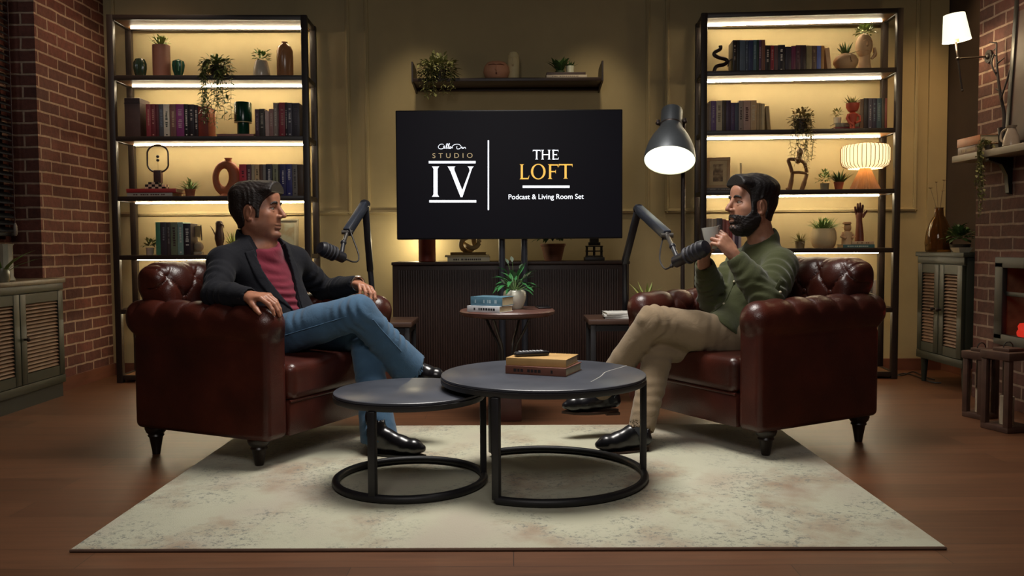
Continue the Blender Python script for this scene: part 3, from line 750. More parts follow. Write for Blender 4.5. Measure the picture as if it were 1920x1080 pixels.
potted('tiny white pot of green sprigs on two stacked books', C.loc(1567, 2, .16)+Vector((0, 0, .054)), [(.024, 0), (.026, .045)], GLZ('#d6cfb8'), True, lambda g, z, r: bush(g, (0, 0, z+.025), (.035, .03, .045), 40, .026, .012, r), LEAFO)
t = thing('figure_planter', 'coral planter shaped as a seated figure with folded arms', 'planter', C.loc(1595, 2, .045))
CO = pm('#b4503c', rough=.55, var=.08)
part('head', G().lathe([(.008, .115), (.030, .125), (.043, .15), (.045, .178), (.040, .178), (.03, .15), (.001, .14)], 24), CO, t)
part('body', G().tube([(0, 0, 0), (0, 0, .03), (0, .002, .07), (0, 0, .105), (0, 0, .12)], [.018, .017, .028, .032, .012], 16), CO, t)
part('arm', G().tube([(-.028, 0, .102), (-.043, -.012, .075), (-.030, -.02, .045), (-.004, -.028, .028)], .009, 8), CO, t)
part('arm', G().tube([(.028, 0, .102), (.046, -.010, .088), (.044, -.018, .055), (.008, -.03, .04)], .009, 8), CO, t)
g = G(); r = random.Random(9); tuft(g, (0, 0, .165), 40, .075, .012, r, 1.1, .3, .025)
part('foliage', g, LEAFO, t, ang=None)
# fourth board
L = C.loc(1348, 3, .10)
flat_book('grey book lying flat under the wooden photo frame', L+Vector((0, 0, 0)), .21, .15, .020, C.rz, '#5c5450', None, '#8a8480')
WF = pm('#b5946a', rough=.5, var=.2, scale=8, stretch=(6, 1, 1))
t = picture('wooden photo frame with a sepia street print on the grey book', C.loc(1345, 3, .09)+Vector((0, 0, .0225)), .165, .222, C.rz-.25, .16, '#b5946a', '#cbb48a', .022, art_mat([(.35, '#4a3a2a'), (.5, '#8a7050'), (.65, '#bfa880')], 22, 5))
part('stand', G().bar((-.02, .014, .0), (.02, .018, .16)), pm('#4a2e20', rough=.6), t)
t = thing('candlestick', 'slim cream taper candle in a small holder beside the photo frame', 'candle', C.loc(1388, 3))
part('holder', G().lathe([(.03, 0), (.03, .006), (.010, .014), (.009, .05), (.014, .056)], 18), pm('#8a6a40', rough=.35, metal=.6), t)
part('candle', G().cyl((0, 0, .05), (0, 0, .20), .009, .007, 12), pm('#d8c89c', rough=.5, sub=.2), t)
L = C.loc(1495, 3, .12)+Vector((0, 0, .006))
t = thing('figure_sculpture', 'brown abstract sculpture of a seated figure hugging its knees', 'sculpture', L)
BR = pm('#7b5a3a', rough=.55, var=.2, scale=30)
def q3(px, py, dy=0): a = at(px, py, L.y+dy); return (a.x-L.x, dy, a.z-L.z)
part('head', G().sph(q3(1500, 286), (.022, .024, .034), 16, 12), BR, t)
part('torso', G().tube([q3(1499, 292), q3(1497, 300), q3(1496, 306)], [.016, .026, .012], 12), BR, t)
part('arm', G().tube(cat([q3(1498, 300), q3(1479, 299), q3(1482, 312), q3(1485, 323)], 5), .0125, 10), BR, t)
part('arm', G().tube(cat([q3(1498, 300), q3(1508, 306), q3(1513, 324)], 5), .0125, 10), BR, t)
part('forearms', G().tube([q3(1484, 324, -.01), q3(1498, 323, -.016), q3(1512, 325, -.01)], .010, 8), BR, t)
part('leg', G().tube(cat([q3(1486, 324), q3(1484, 338), q3(1480, 357)], 5), [.013]*5+[.016]*6, 10), BR, t)
part('leg', G().tube(cat([q3(1513, 326), q3(1508, 342), q3(1503, 357)], 5), [.013]*5+[.016]*6, 10), BR, t)
part('foot', G().tube([q3(1475, 355.5), q3(1481, 352)], [.012, .014], 10), BR, t)
potted('grey pot of leafy herb beside the seated figure sculpture', C.loc(1545, 3), [(.026, 0), (.032, .05)], pm('#8a8a72', rough=.6), True, lambda g, z, r: bush(g, (0, 0, z+.03), (.055, .05, .075), 110, .026, .011, r), LEAF)
potted('small terracotta pot of dark herb beside the pleated lamp', C.loc(1571, 3, .07), [(.024, 0), (.034, .048), (.035, .054)], pm('#a2583c', rough=.7), True, lambda g, z, r: tuft(g, (.008, 0, z), 60, .105, .013, r, .95, .3, .02), LEAFD)
t = thing('pleated_lamp', 'glowing pleated shade lamp on a ribbed wooden cone base', 'lamp', C.loc(1620, 3, .11))
WB = pm('#a8744a', rough=.5, var=.15)
g = G().lathe([(.102, 0), (.098, .006), (.034, .150), (.0005, .150)], 96, ripple=32, amp=.05)
part('base', g, WB, t)
SH = pm('#f3e6c0', rough=.8, var=0, emit='#ffe3a8', es=1.25)
pr = [(.112, .148), (.148, .168), (.158, .20), (.158, .285), (.148, .308), (.10, .318)]
part('lamp_shade', G().lathe(pr, 144, ripple=36, amp=.030, caps=False), SH, t, ang=60)
g = G()
for i in range(36):
    a = 2*PI*i/36
    g.tube([(r_*1.033*math.cos(a), r_*1.033*math.sin(a), z_) for r_, z_ in pr], .0022, 5)
part('ribs', g, pm('#8a5e36', rough=.5), t)
point('pleated_lamp_bulb', t.location+Vector((0, 0, .23)), 1.6, (1, .75, .42), .03).parent = None
# fifth board
potted('large cream rounded pot of bushy grass on the fifth shelf', C.loc(1544, 4, .10), [(.060, 0), (.078, .02), (.088, .065), (.085, .11), (.074, .138)], pm('#c9b890', rough=.6, var=.05), True,
       lambda g, z, r: (tuft(g, (0, 0, z), 150, .115, .007, r, 1.15, .3, .06), bush(g, (0, 0, z+.02), (.08, .08, .05), 80, .03, .012, r)), LEAF, n=36)
potted('wispy olive plant behind the green shirt shoulder', C.loc(1500, 4, .02), [(.028, 0), (.034, .05)], pm('#8a7a58', rough=.6), True, lambda g, z, r: (tuft(g, (0, 0, z), 90, .10, .006, r, 1.5, .6, .02)), LEAFO)
L = C.loc(1604, 4, .12)
flat_book('teal book lying flat under the wooden hand', L, .215, .15, .024, C.rz, '#3f6a6e', 'books under the wooden hand', '#a8c0b8')
flat_book('cream book lying flat right under the wooden hand', L+Vector((.03, 0, .0245)), .15, .14, .022, C.rz, '#c4a988', 'books under the wooden hand', '#8a6a50')
t = thing('reader_figurine', 'cream figurine of a seated child in a flat cap', 'figurine', C.loc(1588, 4, .10)+Vector((0, 0, .0245)))
CF = pm('#b9946c', rough=.6, var=.1)
part('head', G().sph((.002, 0, .118), (.026, .026, .032), 18, 12), CF, t)
part('cap', G().lathe([(.026, .142), (.028, .146), (.026, .158), (.001, .160)], 20).box((-.012, -.015, .147), (.045, .03, .006), .002), CF, t)
part('body', G().tube([(0, 0, 0), (0, 0, .03), (0, 0, .06), (0, 0, .085), (0, 0, .098)], [.038, .036, .034, .028, .012], 18), pm('#c8ab84', rough=.6), t)
part('arm', G().tube([(-.026, 0, .083), (-.044, -.01, .055), (-.02, -.034, .04)], .010, 8), CF, t)
part('arm', G().tube([(.026, 0, .083), (.044, -.01, .055), (.02, -.034, .04)], .010, 8), CF, t)
part('ear_tuft', G().leaf((-.025, -.005, .115), (-.8, 0, .5), .03, .014), CF, t)
L = C.loc(1611, 4, .12)+Vector((0, 0, .0467))
t = thing('wooden_hand', 'brown wooden raised hand sculpture on two flat books', 'sculpture', L)
WH = pm('#6a3a28', rough=.5, var=.15, scale=20)
part('forearm', G().tube([(0, 0, 0), (0, 0, .05), (-.002, 0, .12), (-.003, 0, .155), (-.004, 0, .185), (-.004, 0, .20)], [.041, .038, .029, .026, .032, .028], 18, flat=.7), WH, t)
for i, (x, h) in enumerate(((-.028, .245), (-.012, .268), (.004, .272), (.020, .258))):
    part('finger', G().tube([(x*.75-.002, 0, .19), (x-.003, -.003, (.19+h)/2), (x*1.12-.003, -.004, h-.004), (x*1.12-.003, -.004, h)], [.0085, .008, .0065, .003], 10), WH, t)
part('thumb', G().tube([(.016, -.004, .168), (.030, -.008, .19), (.044, -.008, .212), (.047, -.008, .218)], [.011, .009, .007, .003], 10), WH, t)
part('handle_grip', G().tube([(2.646+.02, 6.16, at(1650, 520, 6.16).z), (2.646+.02, 6.16, at(1650, 500, 6.16).z)], .014, 10), METAL, RC.t) if False else None

# ---------------------------------------------------------------- wall shelf above the television
zs = at(950, 149, 6.05).z
x0, x1 = at(775, 149, 6.05).x, at(1128, 149, 6.05).x
DW = pm('#33241e', rough=.45, var=.2, scale=5, stretch=(1, 10, 10))
t = thing('wall_shelf', 'dark wooden wall shelf with upright end brackets above the television', 'shelf', ((x0+x1)/2, 6.315, zs))
hw = (x1-x0)/2
part('board', G().bar((-hw, -.27, -.012), (hw, 0, .012), .002), DW, t)
part('back_rail', G().bar((-hw, -.02, -.035), (hw, 0, -.012), .001), DW, t)
for s in (-1, 1):
    part('bracket', G().poly([(-.275, -.014), (0, -.05), (0, .05), (-.06, .11), (-.275, .125)], (s*hw-(.012 if s < 0 else 0), 0, 0), (0, 1, 0), (0, 0, 1), .012), METAL, t)
def ws(px, Y=6.16): return Vector((at(px, 149, Y).x, Y, zs+.0125))
trailing('bushy trailing plant spilling over the end of the wall shelf', ws(822, 6.14), 0, (.15, .10, .11), .20, 16, pm('#86885a', rough=.5, var=.4, scale=30), (.034, .024), .13, 300, .11, (.06, .09))
t = thing('round_face_vase', 'round peach vase with a carved face on the wall shelf', 'vase', ws(931))
PE = pm('#dda07c', rough=.6, var=.06)
part('body', G().lathe([(.05, 0), (.078, .018), (.094, .058), (.088, .095), (.066, .124), (.045, .132), (.040, .132), (.05, .11)], 36), PE, t)
part('brow', G().tube(cat([(-.055, -.066, .098), (-.02, -.082, .100), (.0, -.084, .096), (.03, -.08, .100), (.055, -.066, .096)], 4), .004, 6), pm('#7d4a34', rough=.6), t)
part('nose', G().tube([(0, -.085, .095), (-.002, -.098, .06), (0, -.094, .05)], [.004, .009, .006], 8), PE, t)
part('mouth', G().sph((0, -.093, .036), (.006, .003, .007), 10, 8), pm('#6a3a28', rough=.6), t)
t = thing('tall_face_vase', 'tall cream vase with a long carved face beside the peach vase', 'vase', ws(963, 6.19))
CR = pm('#e0cf9c', rough=.6, var=.05)
part('body', G().lathe([(.038, 0), (.042, .01), (.042, .15), (.038, .185), (.026, .205), (.014, .208)], 30), CR, t)
part('nose', G().tube([(-.004, -.040, .165), (-.006, -.052, .11), (-.004, -.044, .10)], [.004, .008, .005], 8), CR, t)
part('brow', G().tube(cat([(-.03, -.03, .15), (-.018, -.041, .165), (-.004, -.043, .16), (.014, -.042, .168), (.03, -.03, .15)], 4), .003, 6), CR, t)
part('lips', G().sph((-.004, -.041, .02), (.012, .005, .006), 12, 8), CR, t)
B0 = ws(1061, 6.15)
flat_book('pale book lying flat under the dark one on the wall shelf', B0, .285, .18, .020, 0, '#c4b7a4', 'books on the wall shelf', '#8a7a6a')
flat_book('thin dark book lying on the pale one on the wall shelf', B0+Vector((-.004, 0, .0203)), .275, .18, .018, 0, '#4a3a36', 'books on the wall shelf', None)
B0 = B0+Vector((0, 0, .0385))
potted('dark green broad leaved cactus plant on the wall shelf books', Vector((at(1050, 149, 6.18).x, 6.18, B0.z)), [(.026, 0), (.034, .03)], pm('#4c5a40', rough=.5), False,
       lambda g, z, r: [g.leaf((r.uniform(-.02, .02), r.uniform(-.02, .02), z), (r.uniform(-.7, .7), r.uniform(-.5, .3), 1), .11, .045, .3) for _ in range(16)], LEAFD)
potted('little white cube pot of spiky succulent on the wall shelf books', Vector((at(1069, 149, 6.11).x, 6.11, B0.z)), [(.026, 0), (.030, .05)], GLZ('#c9cbb4'), True, lambda g, z, r: tuft(g, (0, 0, z), 30, .055, .014, r, 1.1, .1, .01), LEAFD, n=24)
# ---------------------------------------------------------------- television and its screen writing
BLK = pm('#17161a', rough=0.35, var=0.05)
BLKM = pm('#1d1c1f', rough=0.5, var=0.08)
TY = 5.45
tl, br_ = at(741, 207, TY), at(1167.5, 447, TY)
tw, th = br_.x-tl.x, tl.z-br_.z
tv = thing('television', 'large black flat television on a two-post floor stand showing white and gold lettering', 'television', (tl.x+tw/2, TY, 0), 0.0)
tz = (tl.z+br_.z)/2
part('casing', G().box((0, .028, tz), (tw, .05, th), .006).box((0, .06, tz-.05), (tw*.6, .04, th*.55), .01), BLK, tv)
scr = part('screen', G().box((0, .0025, tz), (tw-.018, .004, th-.018), 0), pm('#08080b', rough=.42, var=0, emit='#15131c', es=.30), tv)
scr.data.materials[0].node_tree.nodes['Principled BSDF'].inputs['Specular IOR Level'].default_value = .12
WHT = pm('#ffffff', rough=.5, var=0, emit='#eaf2ff', es=1.05)
GOLD = pm('#e0b050', rough=.5, var=0, emit='#e0b050', es=.9)
TAN = pm('#a89878', rough=.5, var=0, emit='#b09a72', es=.7)
def TP(px, py): a = at(px, py, TY-.001); return (a.x-(tl.x+tw/2), a.z)
PXM = TY/FPX
def ink(name, polys, mat):
    g = G()
    for p in polys: g.poly(p, (0, 0.0002, 0), (1, 0, 0), (0, 0, 1), .0012)
    return part(name, g, mat, scr, smooth=False)
def pxpoly(pts): return [TP(x, y) for x, y in pts]
def rect(x0, y0, x1, y1): return pxpoly([(x0, y1), (x1, y1), (x1, y0), (x0, y0)])
def stem(x0, x1, y0, y1, s=2.5, b=4):
    """upright serif stroke in picture units, y0 top, y1 bottom"""
    return pxpoly([(x0-s, y1), (x1+s, y1), (x1+s*.5, y1-b*.4), (x1, y1-b), (x1, y0+b), (x1+s*.5, y0+b*.4), (x1+s, y0), (x0-s, y0), (x0-s*.5, y0+b*.4), (x0, y0+b), (x0, y1-b), (x0-s*.5, y1-b*.4)])
ink('rule', [rect(803.8, 301.8, 891.8, 306.4)], WHT)
ink('rule', [rect(804.8, 375.2, 893, 379.8)], WHT)
ink('numeral', [stem(812.8, 820.5, 312, 369, 3, 5)], WHT)
ink('numeral', [pxpoly([(839, 312), (854, 312), (851.6, 314.5), (852, 319), (866.5, 356), (866.5, 369.5), (863.5, 369.5), (844.5, 321), (841, 315)]),
                pxpoly([(876.5, 312), (888.3, 312), (885, 316), (867, 369.5), (864.2, 369.5), (863.2, 366), (880.5, 320), (879.5, 315)])], WHT)
ink('divider', [rect(914.4, 263, 917, 394)], WHT)
def font_mesh(name, text, px0, px1, pyb, hpx, mat, spacing=1.0, bold=0.0):
    cu = bpy.data.curves.new(name, 'FONT')
    cu.body = text; cu.size = 1.0; cu.space_character = spacing; cu.extrude = 0.002; cu.offset = bold
    o = bpy.data.objects.new('t', cu); COL.objects.link(o)
    bpy.context.view_layer.update()
    me = bpy.data.meshes.new_from_object(o.evaluated_get(bpy.context.evaluated_depsgraph_get()))
    bpy.data.objects.remove(o); bpy.data.curves.remove(cu)
    xs_ = [v.co.x for v in me.vertices]; ys_ = [v.co.y for v in me.vertices]
    a, b = TP(px0, pyb), TP(px1, pyb)
    k = (b[0]-a[0])/(max(xs_)-min(xs_)); x0_ = min(xs_)
    ky = hpx*PXM/0.73
    for v in me.vertices:
        v.co = Vector((a[0]+(v.co.x-x0_)*k, -.0004+v.co.z*.2, a[1]+v.co.y*ky))
    me.materials.append(mat)
    ob = bpy.data.objects.new(name, me); COL.objects.link(ob); ob.parent = scr
    return ob
font_mesh('lettering', 'STUDIO', 811, 886, 296.3, 9.3, TAN, 1.75)
font_mesh('lettering', 'Podcast & Living Room Set', 953.5, 1094.5, 373.6, 9.6, WHT, 1.0, .008)
# THE in white, LOFT in gold: drawn serif strokes
def letT(x, w, y0, y1, k): return [stem(x+w/2-k/2, x+w/2+k/2, y0+1, y1, k*.55, 2), pxpoly([(x, y0+k*1.5), (x+k*.35, y0+k*.62), (x+w-k*.35, y0+k*.62), (x+w, y0+k*1.5), (x+w, y0), (x, y0)])]
def letH(x, w, y0, y1, k): return [stem(x+k*.6, x+k*1.6, y0, y1, k*.55, 2), stem(x+w-k*1.6, x+w-k*.6, y0, y1, k*.55, 2), rect(x+k, (y0+y1)/2-k*.3, x+w-k, (y0+y1)/2+k*.3)]
def letE(x, w, y0, y1, k, low=True):
    r = [stem(x+k*.6, x+k*1.6, y0, y1, k*.55, 2), pxpoly([(x+k, y0+k*.6), (x+w-k*.4, y0+k*.6), (x+w, y0+k*1.7), (x+w, y0), (x+k, y0)]), pxpoly([(x+k, (y0+y1)/2+k*.28), (x+w*.72, (y0+y1)/2+k*.28), (x+w*.78, (y0+y1)/2+k*1.0), (x+w*.78, (y0+y1)/2-k*1.0), (x+w*.72, (y0+y1)/2-k*.28), (x+k, (y0+y1)/2-k*.28)])]
    if low: r.append(pxpoly([(x+k, y1), (x+w, y1), (x+w+k*.3, y1-k*1.8), (x+w-k*.3, y1-k*.6), (x+k, y1-k*.6)]))
    return r
def letL(x, w, y0, y1, k): return [stem(x+k*.6, x+k*1.6, y0, y1, k*.55, 2), pxpoly([(x+k, y1), (x+w, y1), (x+w+k*.4, y1-k*2.0), (x+w-k*.3, y1-k*.6), (x+k, y1-k*.6)])]
def letO(x, w, y0, y1, k):
    out = []; cx, cy, ry = x+w/2, (y0+y1)/2, (y1-y0)/2+.4
    n = 32
    for i in range(n):
        a, b = 2*PI*i/n, 2*PI*(i+1)/n
        f = lambda t, q: (cx+(w/2-(k if q else 0))*math.cos(t), cy-(ry-(k*.42 if q else 0))*math.sin(t))
        out.append(pxpoly([f(a, 0), f(b, 0), f(b, 1), f(a, 1)]))
    return out
ink('lettering', letT(999, 14.5, 281, 299, 2.6), WHT)
ink('lettering', letH(1014.5, 18, 281, 299, 2.6), WHT)
ink('lettering', letE(1034.5, 12.5, 281, 299, 2.6), WHT)
ink('lettering', letL(974, 17, 308, 336, 4.0), GOLD)
ink('lettering', letO(995.5, 27.5, 307.5, 336, 4.2), GOLD)
ink('lettering', letE(1027, 19.5, 308, 335.5, 4.0, False), GOLD)
ink('lettering', letT(1047.5, 26, 307.5, 335, 4.0), GOLD)
ink('rule', [rect(980, 347.8, 1068, 352.4)], WHT)
def script(pts, r=.0011):
    g = G(); q = [Vector((TP(790+a/8.308, 260+b/8.308)[0], -.0006, TP(790+a/8.308, 260+b/8.308)[1])) for a, b in pts]
    return g.tube(cat(q, 5), r*1.7, 6)
SC = [[(345, 95), (330, 85), (290, 92), (264, 125), (275, 152), (315, 160), (350, 145), (368, 122), (355, 112), (345, 130), (360, 150), (385, 140), (408, 90), (402, 76), (390, 95), (392, 150), (412, 142), (438, 82), (434, 74), (422, 95), (422, 150), (440, 148), (455, 128), (445, 124), (440, 150), (462, 150), (474, 130), (482, 128), (484, 152)],
      [(480, 118), (520, 92), (575, 88), (612, 108), (618, 138), (590, 158), (556, 158), (552, 130), (558, 120)], [(618, 140), (640, 132), (632, 150), (650, 150), (662, 134), (658, 152), (676, 134), (686, 140), (692, 158)]]
g = G()
for q in SC:
    s_ = script(q); g.add(s_.v, s_.f)
part('signature_lettering', g, WHT, scr)
for px in (941, 983):
    x = at(px, 460, TY+.06).x-(tl.x+tw/2)
    part('stand_post', G().cyl((x, .06, .02), (x, .06, tz-.1), .021, n=18), pm('#3a3c44', rough=.35, metal=.5), tv)
part('stand_base', G().box((0, .06, .012), (.62, .36, .022), .006), BLK, tv)

# ---------------------------------------------------------------- slatted console and what stands on it
cz = at(950, 490.5, 5.72).z
cx0, cx1 = at(735, 500, 5.7).x, at(1180, 500, 5.7).x
cw = cx1-cx0
CON = pm('#33211b', rough=.5, var=.25, scale=6, stretch=(10, 10, 1))
t = thing('console', 'low dark brown sideboard with vertical slatted tambour front below the television', 'sideboard', ((cx0+cx1)/2, 5.7, 0))
part('body', G().bar((-cw/2, .015, .05), (cw/2, .42, cz-.018), .003), CON, t)
part('top', G().bar((-cw/2-.004, -.006, cz-.02), (cw/2+.004, .425, cz), .003), CON, t)
for k in range(2):
    g = G(); x = -cw/2+.045+k*(cw/2-.04); n = int((cw/2-.06)/.0165)
    for i in range(n): g.box((x+.0165*i, .010, .05+(cz-.09)/2), (.012, .016, cz-.115), .004)
    part('tambour_door', g, CON, t)
part('plinth', G().bar((-cw/2+.03, .04, 0), (cw/2-.03, .40, .05)), BLKM, t)
def con(px, Y=5.88): return Vector((at(px, 489, Y).x, Y, cz+.0005))
t = thing('cylinder_vase', 'plain dark red cylinder vase on the slatted sideboard', 'vase', con(801))
part('body', G().lathe([(.055, 0), (.059, .004), (.059, .30), (.054, .30), (.052, .05), (.001, .05)], 36), pm('#7d2f22', rough=.5, var=.08), t)
L = con(880, 5.86)
flat_book('white book with dark cover marks, bottom of the stack on the sideboard', L, .285, .20, .030, 0, '#c8bfa2', 'books on the slatted sideboard', '#3a322a')
flat_book('thin cream book, second in the stack on the sideboard', L+Vector((-.012, 0, .0303)), .30, .19, .014, 0.02, '#cbb88a', 'books on the slatted sideboard', None)
flat_book('mustard brown book, topmost of the stack on the sideboard', L+Vector((-.004, 0, .0446)), .24, .17, .018, 0, '#8a6a34', 'books on the slatted sideboard', None)
t = thing('knot_sculpture', 'cream knotted sculpture on the sideboard book stack', 'sculpture', L+Vector((0, 0, .063)))
kp = [(.050*math.cos(a)*(1+.35*math.cos(1.5*a)), .03*math.sin(1.5*a), .072+.05*math.sin(a)*(1+.35*math.cos(1.5*a))) for a in [4*PI*i/60 for i in range(60)]]
part('knot', G().tube(kp, .0165, 10, closed=True), pm('#cbb48a', rough=.6), t)
potted('terracotta pot of dark foliage half hidden under the television', con(1037, 5.9), [(.058, 0), (.082, .10), (.088, .104), (.088, .118)], pm('#7a4c38', rough=.7), True, lambda g, z, r: bush(g, (0, 0, z+.05), (.11, .09, .09), 150, .06, .026, r), LEAFD)
t = thing('tower_ornament', 'black lattice tower ornament at the end of the sideboard', 'ornament', con(1114, 5.88))
KM = pm('#2f2b28', rough=.45)
part('base', G().box((0, 0, .012), (.135, .10, .024), .003), KM, t)
g = G()
for z in (.03, .065, .098): g.box((0, 0, z), (.115, .085, .008), .001)
for x in (-.05, 0, .05):
    for y in (-.036, .036): g.box((x, y, .062), (.009, .009, .075))
part('storey', g, KM, t)
part('storey', G().box((0, 0, .115), (.08, .06, .022), .002).box((0, 0, .155), (.06, .05, .06), .002), KM, t)
part('spire', G().lathe([(.035, .185), (.02, .21), (.006, .28), (.001, .29)], 12), KM, t)

point('sideboard_back_lamp', (-.66, 6.14, cz+.14), 6.0, (1.0, .86, .55), .03)

# ---------------------------------------------------------------- side tables, round table
STW = pm('#493329', rough=.4, var=.2, scale=5, stretch=(1, 8, 1))
def side_table(label, x0, x1, y0, y1, z):
    t = thing('side_table', label, 'side table', ((x0+x1)/2, (y0+y1)/2, 0), 0, 'side tables behind the armchairs')
    hx, hy = (x1-x0)/2, (y1-y0)/2
    part('table_top', G().box((0, 0, z-.015), (2*hx, 2*hy, .03), .004), STW, t)
    part('apron', G().bar((-hx+.02, -hy+.02, z-.07), (hx-.02, hy-.02, z-.03)), BLKM, t)
    for a in (-1, 1):
        for b in (-1, 1): part('leg', G().box((a*(hx-.03), b*(hy-.03), (z-.03)/2), (.03, .03, z-.03), .002), BLKM, t)
    return t
SZ = at(752, 602, 5.0).z
side_table('dark side table partly hidden behind the blue jeans', at(640, 600, 5.0).x, at(773, 604, 4.95).x, 4.92, 5.30, SZ)
SZ2 = at(1110, 597, 4.98).z
side_table('dark side table with magazines partly hidden by the tan trousers', at(1101, 597, 4.98).x, at(1240, 597, 4.98).x, 4.90, 5.26, SZ2)
for i, dx in enumerate((.012, .0, .006)):
    flat_book(('bottom', 'middle', 'topmost')[i]+' white magazine of the stack on the side table', (at(1166, 597, 5.0).x+dx, 5.0, SZ2+.0004+i*.0124), .22, .16, .012, -.12+.1*i, '#d8d6d0', 'magazines on the side table', None, 'magazine')
potted('spiky yellowish plant behind the far armchair arm', (at(1212, 590, 5.18).x, 5.18, SZ2+.0005), [(.04, 0), (.055, .09)], pm('#4a3a30', rough=.6), True, lambda g, z, r: tuft(g, (0, 0, z), 30, .15, .014, r, 1.1, .4, .03), LEAFY)
RZ = at(951, 580, 4.6).z
rt = thing('round_table', 'small round wooden table with bent metal legs below the television', 'table', (at(951, 584, 4.6).x, 4.6, 0))
part('table_top', G().lathe([(.001, RZ-.032), (.235, RZ-.032), (.256, RZ-.022), (.258, RZ-.008), (.250, RZ), (.001, RZ)], 64), pm('#553730', rough=.42, var=.2, scale=5, stretch=(1, 7, 1)), rt)
part('collar', G().lathe([(.001, RZ-.045), (.15, RZ-.045), (.15, RZ-.032), (.001, RZ-.032)], 32), BLKM, rt)
for i in range(4):
    a = PI/4+i*PI/2+.25
    c, s = math.cos(a), math.sin(a)
    pts = [(.14*c, .14*s, RZ-.045), (.10*c, .10*s, RZ-.12), (.06*c, .06*s, RZ-.19), (.05*c, .05*s, RZ-.26), (.05*c, .05*s, .16), (.05*c, .05*s, .12)]
    part('leg', G().tube(cat(pts, 5), .0075, 8), pm('#3d3836', rough=.35, metal=.6), rt)
part('foot_block', G().box((.012, 0, .066), (.125, .125, .132), .004), pm('#4a251c', rough=.5, var=.2), rt, label='dark red wooden block')
L = Vector((at(919, 580, 4.46).x, 4.46, RZ+.0005))
flat_book('white and black book lying under the teal book on the round table', L, .20, .135, .032, -.55, '#c8c8cc', 'books on the round table', '#2b2a2c')
flat_book('thick teal book lying on another on the round table', L+Vector((.012, .01, .0325)), .19, .13, .046, -.50, '#4f7486', 'books on the round table', '#9ab0ba')
t = thing('potted_plant', 'white rounded vase of lush green leaves and white blooms on the round table', 'plant', (at(965, 577, 4.64).x, 4.64, RZ+.0005))
part('pot', G().lathe([(.040, 0), (.044, .004), (.058, .04), (.064, .07), (.060, .092), (.050, .102), (.044, .098), (.001, .09)], 36), GLZ('#d9d8c8'), t)
r = random.Random(3); g = G(); g2 = G(); gs = G()
for i in range(46):
    a = r.uniform(0, 2*PI); e = r.uniform(.15, 1.25)
    d = Vector((math.cos(a)*math.cos(e), math.sin(a)*math.cos(e), math.sin(e)))
    p = Vector((0, 0, .095))+d*r.uniform(.01, .03); q = p+d*r.uniform(.03, .085)
    gs.tube([p, q], .0015, 5); g.leaf(q, d+Vector((0, 0, -.2)), r.uniform(.055, .085), .026, r.uniform(.2, .7))
for a, b, h in ((-.035, -.02, .16), (.03, -.03, .13), (-.055, -.03, .05), (.05, -.02, .08), (-.012, -.03, .17), (.07, 0, .09)):
    gs.tube([(0, 0, .095), (a*.6, b*.6, .095+h*.6), (a, b, .09+h)], .0015, 5); g2.leaf((a, b, .085+h), (a*6, -.3, .9), .038, .022, .3)
part('stems', gs, pm('#5a7a44', rough=.5), t)
part('foliage', g, pm('#2f6a38', rough=.35, var=.35, scale=25), t, ang=None)
part('bloom', g2, pm('#e6ece0', rough=.5), t, ang=None, label='white blooms')
t = thing('phone', 'black phone lying flat on the round table behind the vase', 'phone', (at(1018, 566, 4.72).x, 4.70, RZ+.0005), .1)
part('body', G().box((0, 0, .005), (.075, .15, .009), .004), BLK, t)
part('screen', G().box((0, 0, .0098), (.068, .14, .0008)), pm('#0b0c0e', rough=.08, var=0), t)

# ---------------------------------------------------------------- coffee tables
def stone_mat():
    nt = NT('slate_top')
    tc = nt.n('ShaderNodeTexCoord')
    n1 = nt.n('ShaderNodeTexNoise', Scale=6.0, Detail=5.0); nt.l(tc.outputs['Object'], n1.inputs['Vector'])
    r1 = ramp(nt, n1.outputs[0], [(.3, lin('#383b44')), (.7, lin('#484b54'))])
    nt.l(r1.outputs[0], nt.b.inputs['Base Color']); nt.set(Roughness=.33)
    return nt.m
STONE = stone_mat(); RIM = pm('#4c4946', rough=.4, metal=.3)
def coffee_table(label, cx, cy, r, z, legs, arc, vein=None):
    t = thing('coffee_table', label, 'coffee table', (cx, cy, 0))
    part('table_top', G().lathe([(.001, z-.012), (r-.004, z-.012), (r-.002, z-.010), (r-.002, z-.003), (r-.006, z), (.001, z)], 96), STONE, t)
    part('rim', G().lathe([(r-.03, z-.034), (r-.003, z-.034), (r, z-.030), (r, z-.014), (r-.004, z-.0118), (r-.03, z-.0118)], 96), BLKM, t)
    R = r-.006
    for a in legs:
        a = math.radians(a); c, s = R*math.cos(a), R*math.sin(a)
        part('leg', G().box((0, 0, (z-.03)/2+.008), (.030, .024, z-.046), .004, M=None).v and G().add(*rbox_data((.024, .030, z-.05), .004), rotm(0, 0, a), (c, s, (z-.034+.016)/2)), BLKM, t)
    a0, a1 = arc
    n = 80
    if a1-a0 >= 360: pts = [(R*math.cos(2*PI*i/n), R*math.sin(2*PI*i/n), .016) for i in range(n)]; cl = True
    else: pts = [(R*math.cos(math.radians(a0+(a1-a0)*i/n)), R*math.sin(math.radians(a0+(a1-a0)*i/n)), .016) for i in range(n+1)]; cl = False
    part('base_ring', G().tube(pts, .0155, 10, closed=cl), BLKM, t)
    if vein:
        part('vein', G().tube(cat([(x, y, z+.0001) for x, y in vein], 4), .0022, 6, flat=.15), pm('#9c9c98', rough=.4), t, label='pale stone vein')
    return t
BX, BY, BR_, BZ = .123, 3.40, .410, .4225
sm = coffee_table('smaller lower round dark coffee table standing before the blue jeans', -.407, 3.34, .297, .369, (249, 8, 130), (0, 360))
bg = coffee_table('larger higher round dark coffee table with books and remote on it', BX, BY, BR_, BZ, (243, 2, 122), (-117, 122), [(.17, -.23), (.22, -.10), (.255, .02), (.33, .14), (.36, .19)])
